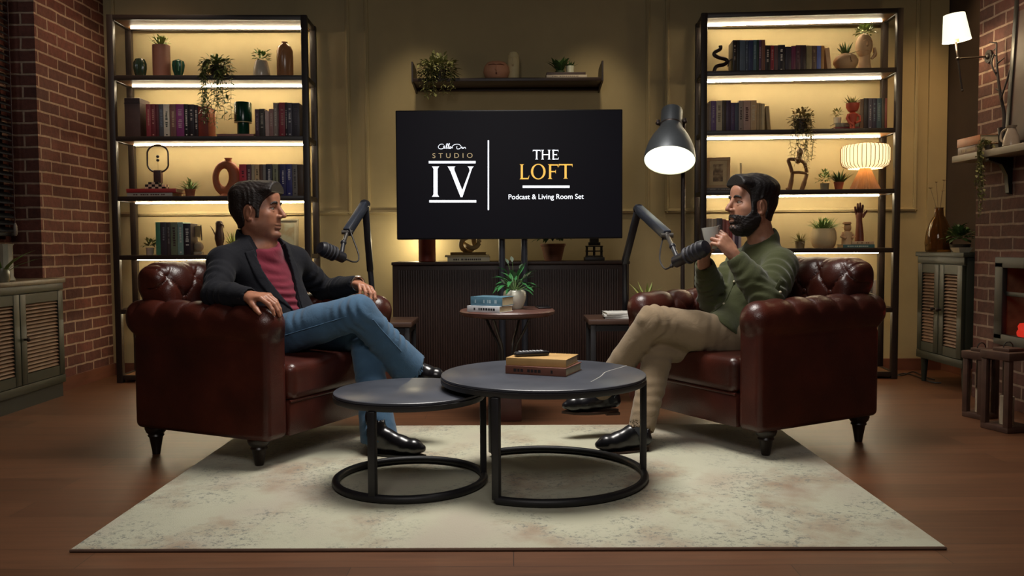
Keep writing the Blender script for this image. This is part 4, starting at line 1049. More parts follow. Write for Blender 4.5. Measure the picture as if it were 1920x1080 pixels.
for o in (sm, bg): o.location.z = RUGZ
BZ += RUGZ
L = Vector((at(1018, 704, 3.42).x, 3.43, BZ+.0005))
flat_book('brown book with a dark mottled spine, lower of two on the coffee table', L+Vector((.005, 0, 0)), .255, .20, .032, -.40, '#6b4133', 'books on the coffee table', '#241a18')
flat_book('tan cloth book, upper of two on the coffee table', L+Vector((.0, .012, .0325)), .25, .185, .030, -.34, '#b28e58', 'books on the coffee table', None)
t = thing('remote_control', 'black remote control with pale buttons on the tan book', 'remote control', L+Vector((-.045, .01, .0630)), .28)
part('body', G().box((0, 0, .010), (.145, .040, .018), .008), BLK, t)
g = G()
for i in range(7):
    for j in range(3): g.box((-.048+i*.015, -.010+j*.010, .0195), (.010, .006, .003), .001)
part('buttons', g, pm('#b9bcc0', rough=.4, var=0), t)

# ---------------------------------------------------------------- floor lamp
FY = 5.05
oc = at(1255.5, 301, FY-.07); pole = at(1280.5, 400, FY+.12)
fl = thing('floor_lamp', 'grey metal dome floor lamp glowing beside the bookshelf', 'floor lamp', (pole.x, FY+.12, 0))
GM = pm('#5c6064', rough=.38, metal=.55, var=.08)
DG = pm('#3d3330', rough=.4, metal=.5)
top = at(1260, 207, FY+.10)
zp = at(1280, 232, FY+.12).z
part('pole', G().cyl((0, 0, .02), (0, 0, zp), .013, n=14), DG, fl)
part('base', G().lathe([(.001, 0), (.14, 0), (.145, .006), (.14, .022), (.02, .028), (.001, .028)], 40), DG, fl)
axis = (Vector((top.x, top.y, top.z))-oc); Ln = axis.length; axis.normalize()
ux, uy = frame(axis)
Mx = Matrix((ux, -uy, axis)).transposed()
if Mx.determinant() < 0: Mx = Matrix((ux, uy, axis)).transposed()
lo = oc-fl.location
pr = [(.150, 0), (.149, .012), (.142, .05), (.130, .085), (.110, .125), (.085, .160), (.068, .185), (.064, .20), (.064, .285), (.060, .292), (.001, .292)]
k = Ln/.292
sh = part('lamp_shade', G().lathe([(a, b*k) for a, b in pr], 48, lo, Mx, caps=False), GM, fl)
part('shade_lining', G().lathe([(a-.004, b*k) for a, b in pr[:7]], 48, lo, Mx, caps=False), pm('#e8e4d4', rough=.6, var=0), sh)
part('diffuser', G().lathe([(.001, .006), (.144, .006), (.144, .012), (.001, .012)], 48, lo, Mx), pm('#f4f2e0', rough=.6, var=0, emit='#f4f6dc', es=2.2), sh, label='glowing white lamp face')
part('seam', G().lathe([(.066, .196*k), (.067, .20*k), (.066, .204*k)], 40, lo, Mx, caps=False), DG, sh)
for px, py in ((1234, 231), (1284, 228)):
    q = at(px, py, FY+.06)-fl.location
    part('wing_nut', G().sph(q, (.016, .012, .012), 10, 8).box(q+Vector((0, 0, .012)), (.02, .008, .018), .002), DG, fl)
q = at(1284, 228, FY+.06)-fl.location; q0 = at(1234, 231, FY+.06)-fl.location
part('yoke', G().tube(cat([q0, q0+Vector((.02, .07, .0)), Vector((-.02, .02, zp-.02)), Vector((0, 0, zp-.06))], 5), .006, 8).tube([q, Vector((0, 0, zp-.03))], .006, 8), DG, fl)

# ---------------------------------------------------------------- microphone boom arms
MICB = pm('#1b1b22', rough=.45, var=.06); ARMB = pm('#2a2f3a', rough=.4, var=.08)
def mic_arm(label, base, mid, elbow, end, joint, mic_back, mic_front, cable, zt):
    t = thing('microphone_arm', label, 'microphone', (base.x, base.y, zt), 0, 'boom arm microphones')
    o = Vector((base.x, base.y, zt)); R_ = lambda p: Vector(p)-o
    part('clamp', G().lathe([(.045, 0), (.045, .012), (.022, .03), (.018, .05), (.001, .05)], 20), MICB, t)
    part('post', G().tube([(0, 0, .02), R_(mid)], .0165, 12), MICB, t)
    def beam(a, b, w, h, mat, nm):
        a, b = R_(a), R_(b); d = (b-a); u, v = frame(d)
        M = Matrix((d.normalized(), u, v)).transposed()
        return part(nm, G().add(*rbox_data((d.length+.02, w, h), .006), M, (a+b)/2), mat, t)
    beam(mid, elbow, .036, .038, MICB, 'lower_arm')
    beam(elbow, end, .040, .050, ARMB, 'upper_arm')
    part('elbow_joint', G().cyl(R_(elbow)+Vector((0, -.026, 0)), R_(elbow)+Vector((0, .026, 0)), .026, n=18), MICB, t)
    part('swivel', G().sph(R_(end), .020, 14, 10).tube([R_(end), R_(joint)], .011, 10).cyl(R_(end)+Vector((-.03, -.01, -.004)), R_(end)+Vector((.03, -.01, -.004)), .012, n=12), pm('#57534f', rough=.35, metal=.6), t)
    part('mount', G().sph(R_(joint), .017, 12, 8).tube([R_(joint), R_(mic_back)+(R_(mic_front)-R_(mic_back))*.12], .012, 10), MICB, t)
    a, b = R_(mic_back), R_(mic_front); d = (b-a); L_ = d.length; u, v = frame(d); M = Matrix((u, v, d.normalized())).transposed()
    pr = [(.001, 0), (.022, 0), (.028, .006), (.028, L_*.32), (.031, L_*.34), (.036, L_*.40), (.036, L_*.46), (.034, L_*.47), (.037, L_*.52), (.038, L_*.9), (.030, L_*.985), (.001, L_)]
    m_ = part('microphone', G().lathe(pr, 28, a, M), MICB, t)
    g = G()
    for i in range(4): g.lathe([(.0375, L_*(.40+.13*i)), (.0405, L_*(.42+.13*i)), (.0405, L_*(.44+.13*i)), (.0375, L_*(.46+.13*i))], 24, a, M, caps=False)
    part('grille_ridges', g, pm('#2b2b33', rough=.6), m_)
    part('cable', G().tube(cat([R_(p) for p in cable], 6), .0042, 8), pm('#1c1715', rough=.5), t)
    part('plug', G().tube([R_(cable[-1]), a], [.009, .011], 10), pm('#4a4644', rough=.35, metal=.5), m_)
    return t
lb = at(702, 560, 5.02)
mic_arm('boom arm microphone hanging beside the man in the navy blazer', Vector((lb.x, 5.02, 0)), at(694, 505, 5.0), at(684.5, 383, 4.85), at(652, 434, 4.62), at(644, 455, 4.55), at(645, 484, 4.5), at(599, 464, 4.38),
        [at(655, 428, 4.60), at(662, 448, 4.58), at(672, 476, 4.55), at(671, 489, 4.53), at(662, 491, 4.52), at(650, 486.5, 4.5)], SZ)
rb_ = at(1172, 580, 5.17)
mic_arm('boom arm microphone held in front of the green shirt and raised cup', Vector((rb_.x, 5.17, 0)), at(1172, 490, 5.0), at(1197, 392, 4.72), at(1250, 440, 4.22), at(1261, 462, 4.06), at(1265, 492, 4.0), at(1325, 462, 3.84),
        [at(1243, 447, 4.22), at(1238, 470, 4.15), at(1238, 490, 4.08), at(1247, 504, 4.03), at(1258, 500, 4.0)], SZ2)

# ---------------------------------------------------------------- louvred cabinets
GREEN = pm('#23271b', rough=.5, var=.12); LOUV = pm('#6f523c', rough=.55, var=.15, scale=10)
def louvre_cabinet(name, label, cat_, loc, rz, w, d, z0, z1, doors, topm, legs, handle_side):
    """front faces local -y, width along x"""
    t = thing(name, label, cat_, loc, rz)
    part('carcass', G().bar((-w/2, .02, z0), (w/2, d, z1-.03), .003).bar((-w/2, 0, z0), (w/2, .02, z0+.05), .002).bar((-w/2, 0, z1-.075), (w/2, .02, z1-.03), .002), GREEN, t)
    part('top', G().bar((-w/2-.012, -.012, z1-.03), (w/2+.012, d, z1), .004), topm, t)
    n = doors; dw = (w-.02)/n
    for i in range(n):
        x0 = -w/2+.01+i*dw+.004; x1 = x0+dw-.008; a, b = z0+.055, z1-.08; f = .058
        g = G().bar((x0, -.004, a), (x0+f, .018, b), .002).bar((x1-f, -.004, a), (x1, .018, b), .002).bar((x0+f, -.002, a), (x1-f, .017, a+f)).bar((x0+f, -.002, b-f), (x1-f, .017, b))
        dr = part('door', g, GREEN, t)
        g = G(); k = int((b-a-2*f)/.021)
        for j in range(k):
            g.add(*rbox_data((x1-x0-2*f, .020, .005), 0), rotm(.75, 0, 0), ((x0+x1)/2, .009, a+f+.012+j*(b-a-2*f)/k))
        part('louvre_slats', g, LOUV, dr)
        part('louvre_back', G().bar((x0+f, .0175, a+f), (x1-f, .0195, b-f)), pm('#5a4330', rough=.7), dr)
        hx = x1-f/2 if handle_side[i] > 0 else x0+f/2
        part('handle', G().cyl((hx, -.004, (a+b)/2), (hx, -.026, (a+b)/2), .007, n=10).sph((hx, -.03, (a+b)/2), (.014, .010, .014), 12, 8), pm('#2a1f1a', rough=.35, metal=.5), dr)
    if legs:
        for sx in (-1, 1):
            for y in (.04, d-.04): part('leg', G().cyl((sx*(w/2-.04), y, z0), (sx*(w/2-.035), y, 0), .024, .015, 12), GREEN, t)
    else:
        part('plinth', G().bar((-w/2+.01, .015, 0), (w/2-.01, d, z0)), pm('#1f211a', rough=.6), t)
    return t
lz = at(110, 521, 5.42).z
louvre_cabinet('sideboard', 'low dark green louvred sideboard with a pale wooden top against the brick wall', 'sideboard', (-2.86, 4.70, 0), PI/2, 1.46, .285, .09, lz, 3, pm('#5f523e', rough=.45, var=.2, scale=5, stretch=(8, 1, 1)), False, (1, -1, -1))
rz_ = at(1716, 472, 5.84).z
louvre_cabinet('cabinet', 'upright dark green two-door louvred cabinet on tapered legs beside the fireplace', 'cabinet', (2.775, 5.535, 0), -PI/2, .60, .36, .165, rz_, 2, GREEN, True, (1, -1))
t = thing('ceramic_vase', 'white angular ceramic vase on the low green sideboard', 'vase', (at(14, 525, 4.90).x, 4.90, lz+.0005))
part('body', G().lathe([(.034, 0), (.044, .006), (.034, .03), (.033, .20), (.040, .215), (.034, .215), (.027, .19), (.001, .03)], 8), GLZ('#b9b4a0'), t)
t = thing('leafy_stems', 'green blade leaves standing in a small jar on the sideboard', 'plant', (at(0, 525, 4.72).x, 4.74, lz+.0005))
part('jar', G().lathe([(.035, 0), (.042, .03), (.035, .08), (.030, .08), (.028, .03), (.001, .01)], 20), GLZ('#6d6a58'), t)
g = G(); r = random.Random(4)
for i in range(12): g.blade((0, 0, .04), (r.uniform(-.7, .9), r.uniform(-.5, .9), 1), r.uniform(.18, .26), .022, .5)
part('foliage', g, LEAF, t, ang=None)
# on the tall cabinet
t = thing('bottle_vase', 'large amber glass bottle vase with dried stems on the louvred cabinet', 'vase', (at(1765, 468, 5.62).x-.02, 5.62, rz_+.0005))
AMB = NT('amber_glass'); AMB.set(Base_Color=lin('#a07a48'), Roughness=.05, Transmission_Weight=.92, IOR=1.35); AMB = AMB.m
part('bottle', G().lathe([(.001, 0), (.074, 0), (.080, .01), (.084, .06), (.076, .13), (.052, .20), (.030, .24), (.026, .285), (.031, .29), (.026, .29), (.021, .24), (.045, .195), (.068, .12), (.076, .06), (.072, .015), (.001, .012)], 40), AMB, t)
g = G(); g2 = G()
for dx, dy, h in ((.03, .0, .47), (-.012, .02, .46), (-.06, .0, .42), (.01, -.02, .40)):
    g.tube(cat([(0, 0, .02), (dx*.15, dy*.2, .24), (dx, dy, h)], 5), .0018, 5)
    for a in range(5): g2.leaf((dx, dy, h-.006), (math.cos(a*1.26), math.sin(a*1.26), .6), .020, .010, .2)
part('stems', g, pm('#8a7458', rough=.7), t); part('dried_bloom', g2, pm('#b39a78', rough=.8), t, ang=None)
potted('dark leafy plant in a low pot beside the amber bottle vase', (at(1800, 466, 5.42).x, 5.42, rz_+.0005), [(.05, 0), (.062, .05)], pm('#2b2a26', rough=.4), True, lambda g, z, r: bush(g, (0, 0, z+.045), (.075, .075, .075), 110, .05, .03, r), LEAFD)
t = thing('serving_dish', 'small pale square dish at the edge of the louvred cabinet', 'dish', (at(1812, 463, 5.28).x-.02, 5.30, rz_+.0005), .1)
part('dish', G().lathe([(.001, 0), (.045, 0), (.066, .03), (.062, .03), (.042, .006), (.001, .006)], 4, M=rotm(0, 0, PI/4)), GLZ('#b8b49c'), t)

# ---------------------------------------------------------------- fireplace, mantel and things on them
mz = at(1780, 300, 5.19).z
MAN = pm('#8a8070', rough=.55, var=.15, scale=5, stretch=(8, 1, 8))
t = thing('mantel_shelf', 'thick grey wooden mantel shelf over the fireplace', 'shelf', (XC, 4.1, mz))
part('board', G().bar((-.158, -1.2, -.020), (0, 1.09, .020), .004), MAN, t)
for y in (.76, -.4):
    part('bracket', G().poly([(0, -.022), (-.135, -.022), (-.135, -.036), (-.06, -.06), (-.028, -.12), (-.018, -.22), (0, -.23)], (-.001, y, 0), (1, 0, 0), (0, 0, 1), .035), pm('#22201e', rough=.4, metal=.5), t)
MTZ = mz+.0203
L = Vector((XC-.075, 5.035, MTZ))
flat_book('brown book with pale pages, lower of two on the mantel', L, .24, .13, .046, -PI/2, '#6a4a34', 'books on the mantel', '#a08a6a')
flat_book('orange tan book, upper of two on the mantel', L+Vector((0, 0, .0465)), .25, .135, .050, -PI/2, '#a9683e', 'books on the mantel', None)
t = thing('dried_branch', 'dark twisted branch standing in a black pot on the mantel', 'plant', (XC-.03, 4.875, MTZ))
part('pot', G().lathe([(.022, 0), (.026, .09), (.030, .13), (.026, .13), (.02, .06), (.001, .05)], 20), pm('#1f1b1a', rough=.4), t)
g = G(); r = random.Random(12)
P0 = cat([(0, 0, .06), (.008, .01, .20), (-.008, .03, .34), (-.012, .06, .50), (-.010, .07, .62)], 6)
g.tube(P0, [.012-.008*i/len(P0) for i in range(len(P0))], 8)
g.tube(cat([(-.006, .02, .30), (.01, -.01, .40), (.02, -.03, .48)], 5), .005, 6)
g.tube(cat([(-.01, .05, .42), (-.03, .08, .50), (-.012, .09, .56)], 5), .005, 6)
for q in P0[8::2]:
    g.tube([q, q+Vector((r.uniform(-.03, .03), r.uniform(-.04, .04), r.uniform(-.01, .035)))], [.006, .002], 6)
part('branch', g, pm('#2a211c', rough=.6), t)
t = thing('pitcher', 'small white pitcher vase on the mantel before the leaning picture', 'vase', (XC-.085, 4.70, MTZ))
part('body', G().lathe([(.036, 0), (.044, .01), (.040, .05), (.024, .09), (.020, .105), (.027, .118), (.021, .118), (.014, .1), (.001, .09)], 24), GLZ('#a39684'), t)
part('handle', G().tube(cat([(-.014, .02, .105), (-.02, .055, .09), (-.024, .06, .05), (-.02, .036, .03)], 5), .006, 8), GLZ('#a39684'), t)
t = thing('leaning_picture', 'large dark framed picture leaning against the chimney on the mantel', 'picture', (XC-.012, 4.38, MTZ), -PI/2)
t.rotation_euler = (-.05, 0, -PI/2)
w_, h_, b_ = .92, 1.02, .035
part('frame', G().bar((-w_/2, -.035, 0), (w_/2, -.012, b_), .003).bar((-w_/2, -.035, h_-b_), (w_/2, -.012, h_), .003).bar((-w_/2, -.035, b_), (-w_/2+b_, -.012, h_-b_), .003).bar((w_/2-b_, -.035, b_), (w_/2, -.012, h_-b_), .003), pm('#27231f', rough=.4), t)
part('print', G().bar((-w_/2+b_, -.026, b_), (w_/2-b_, -.016, h_-b_)), art_mat([(.3, '#4a3a34'), (.5, '#5f4a42'), (.7, '#3a322c')], 1.6, 8), t)
t = trailing('thin vine hanging from the end of the mantel shelf', (XC-.125, 4.85, MTZ), PI/2, (.035, .03, .03), .36, 9, LEAFO, (.022, .015), .025, 40, -.045, (.022, .03), '#4a4034')
fp = thing('fireplace', 'black framed electric fireplace glowing red in the brick chimney', 'fireplace', (XC, (FY0+FY1)/2, (FZ0+FZ1)/2), -PI/2)
hw_, hh_ = (FY1-FY0)/2, (FZ1-FZ0)/2
IRON = pm('#171514', rough=.55)
part('surround', G().bar((-hw_-.03, -.03, -hh_-.03), (hw_+.03, .0, -hh_+.03), .004).bar((-hw_-.03, -.03, hh_-.03), (hw_+.03, 0, hh_+.03), .004).bar((-hw_-.03, -.03, -hh_), (-hw_+.05, 0, hh_), .004).bar((hw_-.05, -.03, -hh_), (hw_+.03, 0, hh_), .004), IRON, fp)
part('firebox', G().bar((-hw_, .24, -hh_), (hw_, .26, hh_)).bar((-hw_, 0, -hh_), (-hw_+.01, .25, hh_)).bar((hw_-.01, 0, -hh_), (hw_, .25, hh_)).bar((-hw_, 0, -hh_), (hw_, .25, -hh_+.02)).bar((-hw_, 0, hh_-.02), (hw_, .25, hh_)), pm('#6a5238', rough=.8, var=.3, scale=14), fp)
part('cross_bar', G().bar((-hw_+.05, -.012, .03), (hw_-.05, 0, .055), .003), IRON, fp)
part('fire_back', G().bar((-hw_+.10, .20, .07), (hw_-.12, .235, hh_-.08)), pm('#22281f', rough=.6), fp)
g = G(); r = random.Random(2)
for i in range(34):
    g.sph((-hw_+.08+r.uniform(0, 2*hw_-.16), .09+r.uniform(-.05, .06), -hh_+.035+r.uniform(0, .04)), (r.uniform(.02, .04), r.uniform(.02, .03), r.uniform(.015, .03)), 8, 6, rotm(r.uniform(0, 3), r.uniform(0, 3), 0))
part('coals', g, pm('#5a1a12', rough=.8, emit='#ff3a26', es=.5, var=.5, scale=30), fp, label='glowing red coals')
g = G()
for i in range(22):
    x = -hw_+.07+r.uniform(0, 2*hw_-.14); h = r.uniform(.05, .12)
    g.lathe([(.001, -hh_+.05), (.018, -hh_+.06), (.012, -hh_+.05+h*.5), (.001, -hh_+.05+h)], 8, (x, .10+r.uniform(-.04, .04), 0))
part('flames', g, pm('#ff6a50', rough=.8, emit='#ff5a44', es=.8, var=0), fp, label='red flames')
def lantern(label, x, y, rz, w, h):
    t = thing('lantern', label, 'lantern', (x, y, 0), rz, 'lanterns on the hearth floor')
    WD = pm('#4a3226', rough=.6, var=.25, scale=12); p = .030
    part('base', G().box((0, 0, .015), (w, w, .03), .004), WD, t)
    for a in (-1, 1):
        for b in (-1, 1): part('post', G().box((a*(w-p)/2, b*(w-p)/2, h/2), (p, p, h-.05), .003), WD, t)
    part('roof', G().box((0, 0, h-.02), (w+.012, w+.012, .04), .004).box((0, 0, h+.008), (w*.6, w*.6, .018), .004), WD, t)
    part('ring_handle', G().tube([(.03*math.cos(q*PI/10), 0, h+.017+.028*math.sin(q*PI/10)) for q in range(11)], .003, 6), IRON, t)
    gl = NT('lantern_glass'); gl.set(Base_Color=(.9, .9, .9, 1), Roughness=.05, Transmission_Weight=1.0, IOR=1.1)
    g = G()
    for a in (-1, 1): g.box((a*(w/2-.015), 0, h/2), (.002, w-2*p, h-.09)).box((0, a*(w/2-.015), h/2), (w-2*p, .002, h-.09))
    part('pane', g, gl.m, t)
    part('candle', G().cyl((0, 0, .03), (0, 0, .03+h*.35), w*.2, n=18), pm('#b9aa90', rough=.6), t)
q = onfloor(1840, 786); lantern('smaller wooden lantern at the corner of the brick chimney', q.x+.02, q.y+.05, .35, .125, .36)
q = onfloor(1893, 812); lantern('taller wooden lantern in front of the fireplace', q.x+.03, q.y+.08, .30, .165, .40)

# wall sconce on the chimney
sc_y = 5.08
pl = Vector((XC, sc_y, at(1835, 106, sc_y).z))
t = thing('wall_sconce', 'lit swing arm wall sconce with a white tapered shade above the mantel', 'wall lamp', pl)
R_ = lambda p: Vector(p)-pl
part('wall_plate', G().cyl((0, 0, 0), (-.014, 0, 0), .038, n=24).sph((-.016, 0, 0), (.012, .018, .018), 12, 8), pm('#2b2522', rough=.4, metal=.5), t)
j = at(1796, 110, sc_y); topj = at(1792, 78, sc_y); lowj = at(1804, 170, sc_y)
part('arm', G().tube([(-.012, 0, 0), R_(j)], .0055, 8), pm('#4a4038', rough=.35, metal=.6), t)
part('stem', G().tube([R_(topj), R_(j), R_(lowj)], .0055, 8).sph(R_(j), .011, 10, 8).sph(R_(lowj), .008, 10, 8), pm('#2b2522', rough=.35, metal=.6), t)
a, b = at(1794, 77, sc_y), at(1789, 27, sc_y)
d = (b-a); u, v = frame(d); M = Matrix((u, v, d.normalized())).transposed()
if M.determinant() < 0: M = Matrix((v, u, d.normalized())).transposed()
part('lamp_shade', G().lathe([(.078, 0), (.058, d.length)], 40, R_(a), M, caps=False), pm('#f2efda', rough=.7, var=0, emit='#f2f3d2', es=1.25), t, label='glowing white shade')
part('shade_top', G().lathe([(.001, d.length-.004), (.057, d.length-.004)], 40, R_(a), M, caps=False), pm('#f2efda', rough=.7, var=0, emit='#f2f3d2', es=.5), t)
part('socket', G().tube([R_(a+d*-.04), R_(a+d*.35)], .014, 12), pm('#6a5a40', rough=.4), t)
point('sconce_bulb', a+d*.15+Vector((-.02, -.005, -.06)), 5, (1, .78, .48), .03)
# loose cords on the floor by the bookshelf
g = G()
t = thing('power_cord', 'thin dark power cords lying on the floor beside the bookshelf', 'cord', onfloor(1700, 703))
o_ = t.location.copy()
for pts in ([(1660, 700), (1690, 704), (1712, 697), (1735, 707), (1752, 712)], [(1668, 708), (1695, 700), (1720, 706), (1745, 716), (1765, 718)]):
    g = G(); g.tube(cat([onfloor(px, py, .005)-o_ for px, py in pts], 6), .0045, 6)
    part('cable', g, pm('#2a2624', rough=.5), t)
# ---------------------------------------------------------------- smooth solid fields (for leather, cloth and bodies)
def V3(p): return np.array([p[0], p[1], p[2]], dtype=np.float64)
class Field:
    def __init__(s, lo, hi, h):
        s.lo = V3(lo); s.h = h
        s.n = np.ceil((V3(hi)-s.lo)/h).astype(int)+1
        s.ax = [(s.lo[i]+h*np.arange(s.n[i])).astype(np.float32) for i in range(3)]
        s.d = np.full(tuple(s.n), 0.25, dtype=np.float32)
    def win(s, lo, hi, m):
        a = np.clip(np.floor((V3(lo)-m-s.lo)/s.h).astype(int), 0, s.n-1)
        b = np.clip(np.ceil((V3(hi)+m-s.lo)/s.h).astype(int)+1, 1, s.n)
        sl = tuple(slice(int(a[i]), int(max(b[i], a[i]+1))) for i in range(3))
        return sl, s.ax[0][sl[0]][:, None, None], s.ax[1][sl[1]][None, :, None], s.ax[2][sl[2]][None, None, :]
    def put(s, fn, lo, hi, k=0.01, op='u', m=None):
        sl, X, Y, Z = s.win(lo, hi, (k+0.03) if m is None else m)
        d = fn(X, Y, Z).astype(np.float32); a = s.d[sl]
        if op == 'u':
            if k > 0:
                h = np.maximum(k-np.abs(a-d), 0)/k; s.d[sl] = np.minimum(a, d)-h*h*k*0.25
            else: s.d[sl] = np.minimum(a, d)
        else:
            if k > 0:
                h = np.maximum(k-np.abs(a+d), 0)/k; s.d[sl] = np.maximum(a, -d)+h*h*k*0.25
            else: s.d[sl] = np.maximum(a, -d)
        return s
    def cone(s, p0, p1, r0, r1=None, k=0.012, op='u', fl=None):
        """tapered capsule; fl=(axis, factor) squeezes it along an axis"""
        r1 = r0 if r1 is None else r1
        p0, p1 = V3(p0), V3(p1); ab = p1-p0; L2 = max(float(ab@ab), 1e-9)
        def fn(X, Y, Z):
            x, y, z = X-p0[0], Y-p0[1], Z-p0[2]
            t = np.clip((x*ab[0]+y*ab[1]+z*ab[2])/L2, 0, 1)
            qx, qy, qz = x-t*ab[0], y-t*ab[1], z-t*ab[2]
            if fl is None: return np.sqrt(qx*qx+qy*qy+qz*qz)-(r0+(r1-r0)*t)
            a, f = V3(fl[0]), fl[1]
            w = (qx*a[0]+qy*a[1]+qz*a[2])
            q2 = qx*qx+qy*qy+qz*qz
            return np.sqrt(np.maximum(q2-w*w, 0)+(w*f)**2)-(r0+(r1-r0)*t)
        r = max(r0, r1)
        return s.put(fn, np.minimum(p0, p1)-r, np.maximum(p0, p1)+r, k, op)
    def chain(s, pts, rs, k=0.012, op='u', fl=None):
        for i in range(len(pts)-1): s.cone(pts[i], pts[i+1], rs[i], rs[i+1], k, op, fl)
        return s
    def ell(s, c, R, M=None, k=0.012, op='u'):
        c, R = V3(c), V3(R)
        M = np.eye(3) if M is None else np.array(M)       # columns are the ellipsoid's axes
        def fn(X, Y, Z):
            x, y, z = X-c[0], Y-c[1], Z-c[2]
            a = (x*M[0, 0]+y*M[1, 0]+z*M[2, 0])/R[0]; b = (x*M[0, 1]+y*M[1, 1]+z*M[2, 1])/R[1]; e = (x*M[0, 2]+y*M[1, 2]+z*M[2, 2])/R[2]
            k0 = np.sqrt(a*a+b*b+e*e); k1 = np.sqrt((a/R[0])**2+(b/R[1])**2+(e/R[2])**2)
            return k0*(k0-1)/np.maximum(k1, 1e-6)
        ext = np.sqrt(((M*R[None, :])**2).sum(axis=1))
        return s.put(fn, c-ext, c+ext, k, op)
    def rbox(s, c, hs, r, k=0.012, op='u'):
        c, hs = V3(c), V3(hs)
        def fn(X, Y, Z):
            a, b, e = np.abs(X-c[0])-hs[0]+r, np.abs(Y-c[1])-hs[1]+r, np.abs(Z-c[2])-hs[2]+r
            return np.sqrt(np.maximum(a, 0)**2+np.maximum(b, 0)**2+np.maximum(e, 0)**2)+np.minimum(np.maximum(a, np.maximum(b, e)), 0)-r
        return s.put(fn, c-hs, c+hs, k, op)
    def grids(s): return s.ax[0][:, None, None], s.ax[1][None, :, None], s.ax[2][None, None, :]
    def disp(s, fn, lo, hi):
        sl, X, Y, Z = s.win(lo, hi, 0); s.d[sl] += fn(X, Y, Z).astype(np.float32); return s
    def copy(s):
        o = Field.__new__(Field); o.lo, o.h, o.n, o.ax, o.d = s.lo, s.h, s.n, s.ax, s.d.copy(); return o
    def mesh(s, origin=(0, 0, 0)):
        d = s.d; sg = d < 0
        n0, n1, n2 = d.shape
        cnt = np.zeros((n0-1, n1-1, n2-1), dtype=np.uint8)
        for i in (0, 1):
            for j in (0, 1):
                for k in (0, 1): cnt += sg[i:n0-1+i, j:n1-1+j, k:n2-1+k]
        I, J, K = np.nonzero((cnt > 0) & (cnt < 8)); del cnt
        N = len(I)
        idx = np.full((n0-1, n1-1, n2-1), -1, dtype=np.int32); idx[I, J, K] = np.arange(N)
        off = [(i, j, k) for i in (0, 1) for j in (0, 1) for k in (0, 1)]
        c = np.stack([d[I+a, J+b, K+e] for a, b, e in off], axis=1)
        acc = np.zeros((N, 3)); num = np.zeros(N)
        for a in range(8):
            for b in range(a+1, 8):
                pa, pb = np.array(off[a]), np.array(off[b])
                if np.abs(pa-pb).sum() != 1: continue
                m = (c[:, a] < 0) != (c[:, b] < 0)
                t = c[m, a]/(c[m, a]-c[m, b])
                acc[m] += pa[None, :]+t[:, None]*(pb-pa)[None, :]; num[m] += 1
        P = (np.stack([I, J, K], axis=1)+acc/num[:, None])*s.h+s.lo-V3(origin)
        F = []
        for axis in range(3):
            if axis == 0: A, B = sg[:-1, 1:-1, 1:-1], sg[1:, 1:-1, 1:-1]
            elif axis == 1: A, B = sg[1:-1, :-1, 1:-1], sg[1:-1, 1:, 1:-1]
            else: A, B = sg[1:-1, 1:-1, :-1], sg[1:-1, 1:-1, 1:]
            e = np.argwhere(A != B)
            if not len(e): continue
            ins = A[e[:, 0], e[:, 1], e[:, 2]]
            o = [1, 1, 1]; o[axis] = 0
            e = e+np.array(o)
            u, v = [(1, 2), (2, 0), (0, 1)][axis]
            def cell(du, dv):
                q = e.copy(); q[:, u] -= du; q[:, v] -= dv
                return idx[q[:, 0], q[:, 1], q[:, 2]]
            q = np.stack([cell(1, 1), cell(0, 1), cell(0, 0), cell(1, 0)], axis=1)
            q[~ins] = q[~ins][:, ::-1]
            F.append(q)
        return P, np.concatenate(F, axis=0)
def fpart(name, F, mat, parent, origin=(0, 0, 0), label=None, smooth_it=0, attr=None):
    P, Q = F.mesh(origin)
    me = bpy.data.meshes.new(name)
    me.vertices.add(len(P)); me.vertices.foreach_set('co', P.astype(np.float32).ravel())
    me.loops.add(len(Q)*4); me.loops.foreach_set('vertex_index', Q.astype(np.int32).ravel())
    me.polygons.add(len(Q)); me.polygons.foreach_set('loop_start', np.arange(0, len(Q)*4, 4, dtype=np.int32))
    me.update(calc_edges=True); me.validate()
    me.polygons.foreach_set('use_smooth', [True]*len(me.polygons))
    me.materials.append(mat)
    if attr is not None:
        a = me.attributes.new('tone', 'FLOAT', 'POINT')
        a.data.foreach_set('value', attr(P+V3(origin)).astype(np.float32))
    o = bpy.data.objects.new(name, me); COL.objects.link(o)
    if parent is not None: o.parent = parent
    if label: o['label'] = label
    if smooth_it:
        m = o.modifiers.new('relax', 'SMOOTH'); m.iterations = smooth_it; m.factor = 0.5
    return o
sstep = lambda a, b, x: (lambda t: t*t*(3-2*t))(np.clip((x-a)/(b-a), 0, 1))

# ---------------------------------------------------------------- tufted leather armchairs
def leather():
    nt = NT('brown_leather')
    tc = nt.n('ShaderNodeTexCoord')
    n1 = nt.n('ShaderNodeTexNoise', Scale=5.0, Detail=5.0); nt.l(tc.outputs['Object'], n1.inputs['Vector'])
    r = ramp(nt, n1.outputs[0], [(.3, lin('#32150f')), (.55, lin('#431c14')), (.75, lin('#522419'))])
    nt.l(r.outputs[0], nt.b.inputs['Base Color'])
    v = nt.n('ShaderNodeTexVoronoi', Scale=190.0); nt.l(tc.outputs['Object'], v.inputs['Vector'])
    n2 = nt.n('ShaderNodeTexNoise', Scale=14.0, Detail=3.0); nt.l(tc.outputs['Object'], n2.inputs['Vector'])
    ad = nt.n('ShaderNodeMath', operation='MULTIPLY_ADD'); nt.l(n2.outputs[0], ad.inputs[0]); ad.inputs[1].default_value = 2.5; nt.l(v.outputs[0], ad.inputs[2])
    bp = nt.n('ShaderNodeBump', Strength=.16, Distance=.003); nt.l(ad.outputs[0], bp.inputs['Height']); nt.l(bp.outputs[0], nt.b.inputs['Normal'])
    nt.set(Roughness=.33, Specular_IOR_Level=.55)
    return nt.m
LEA = leather()
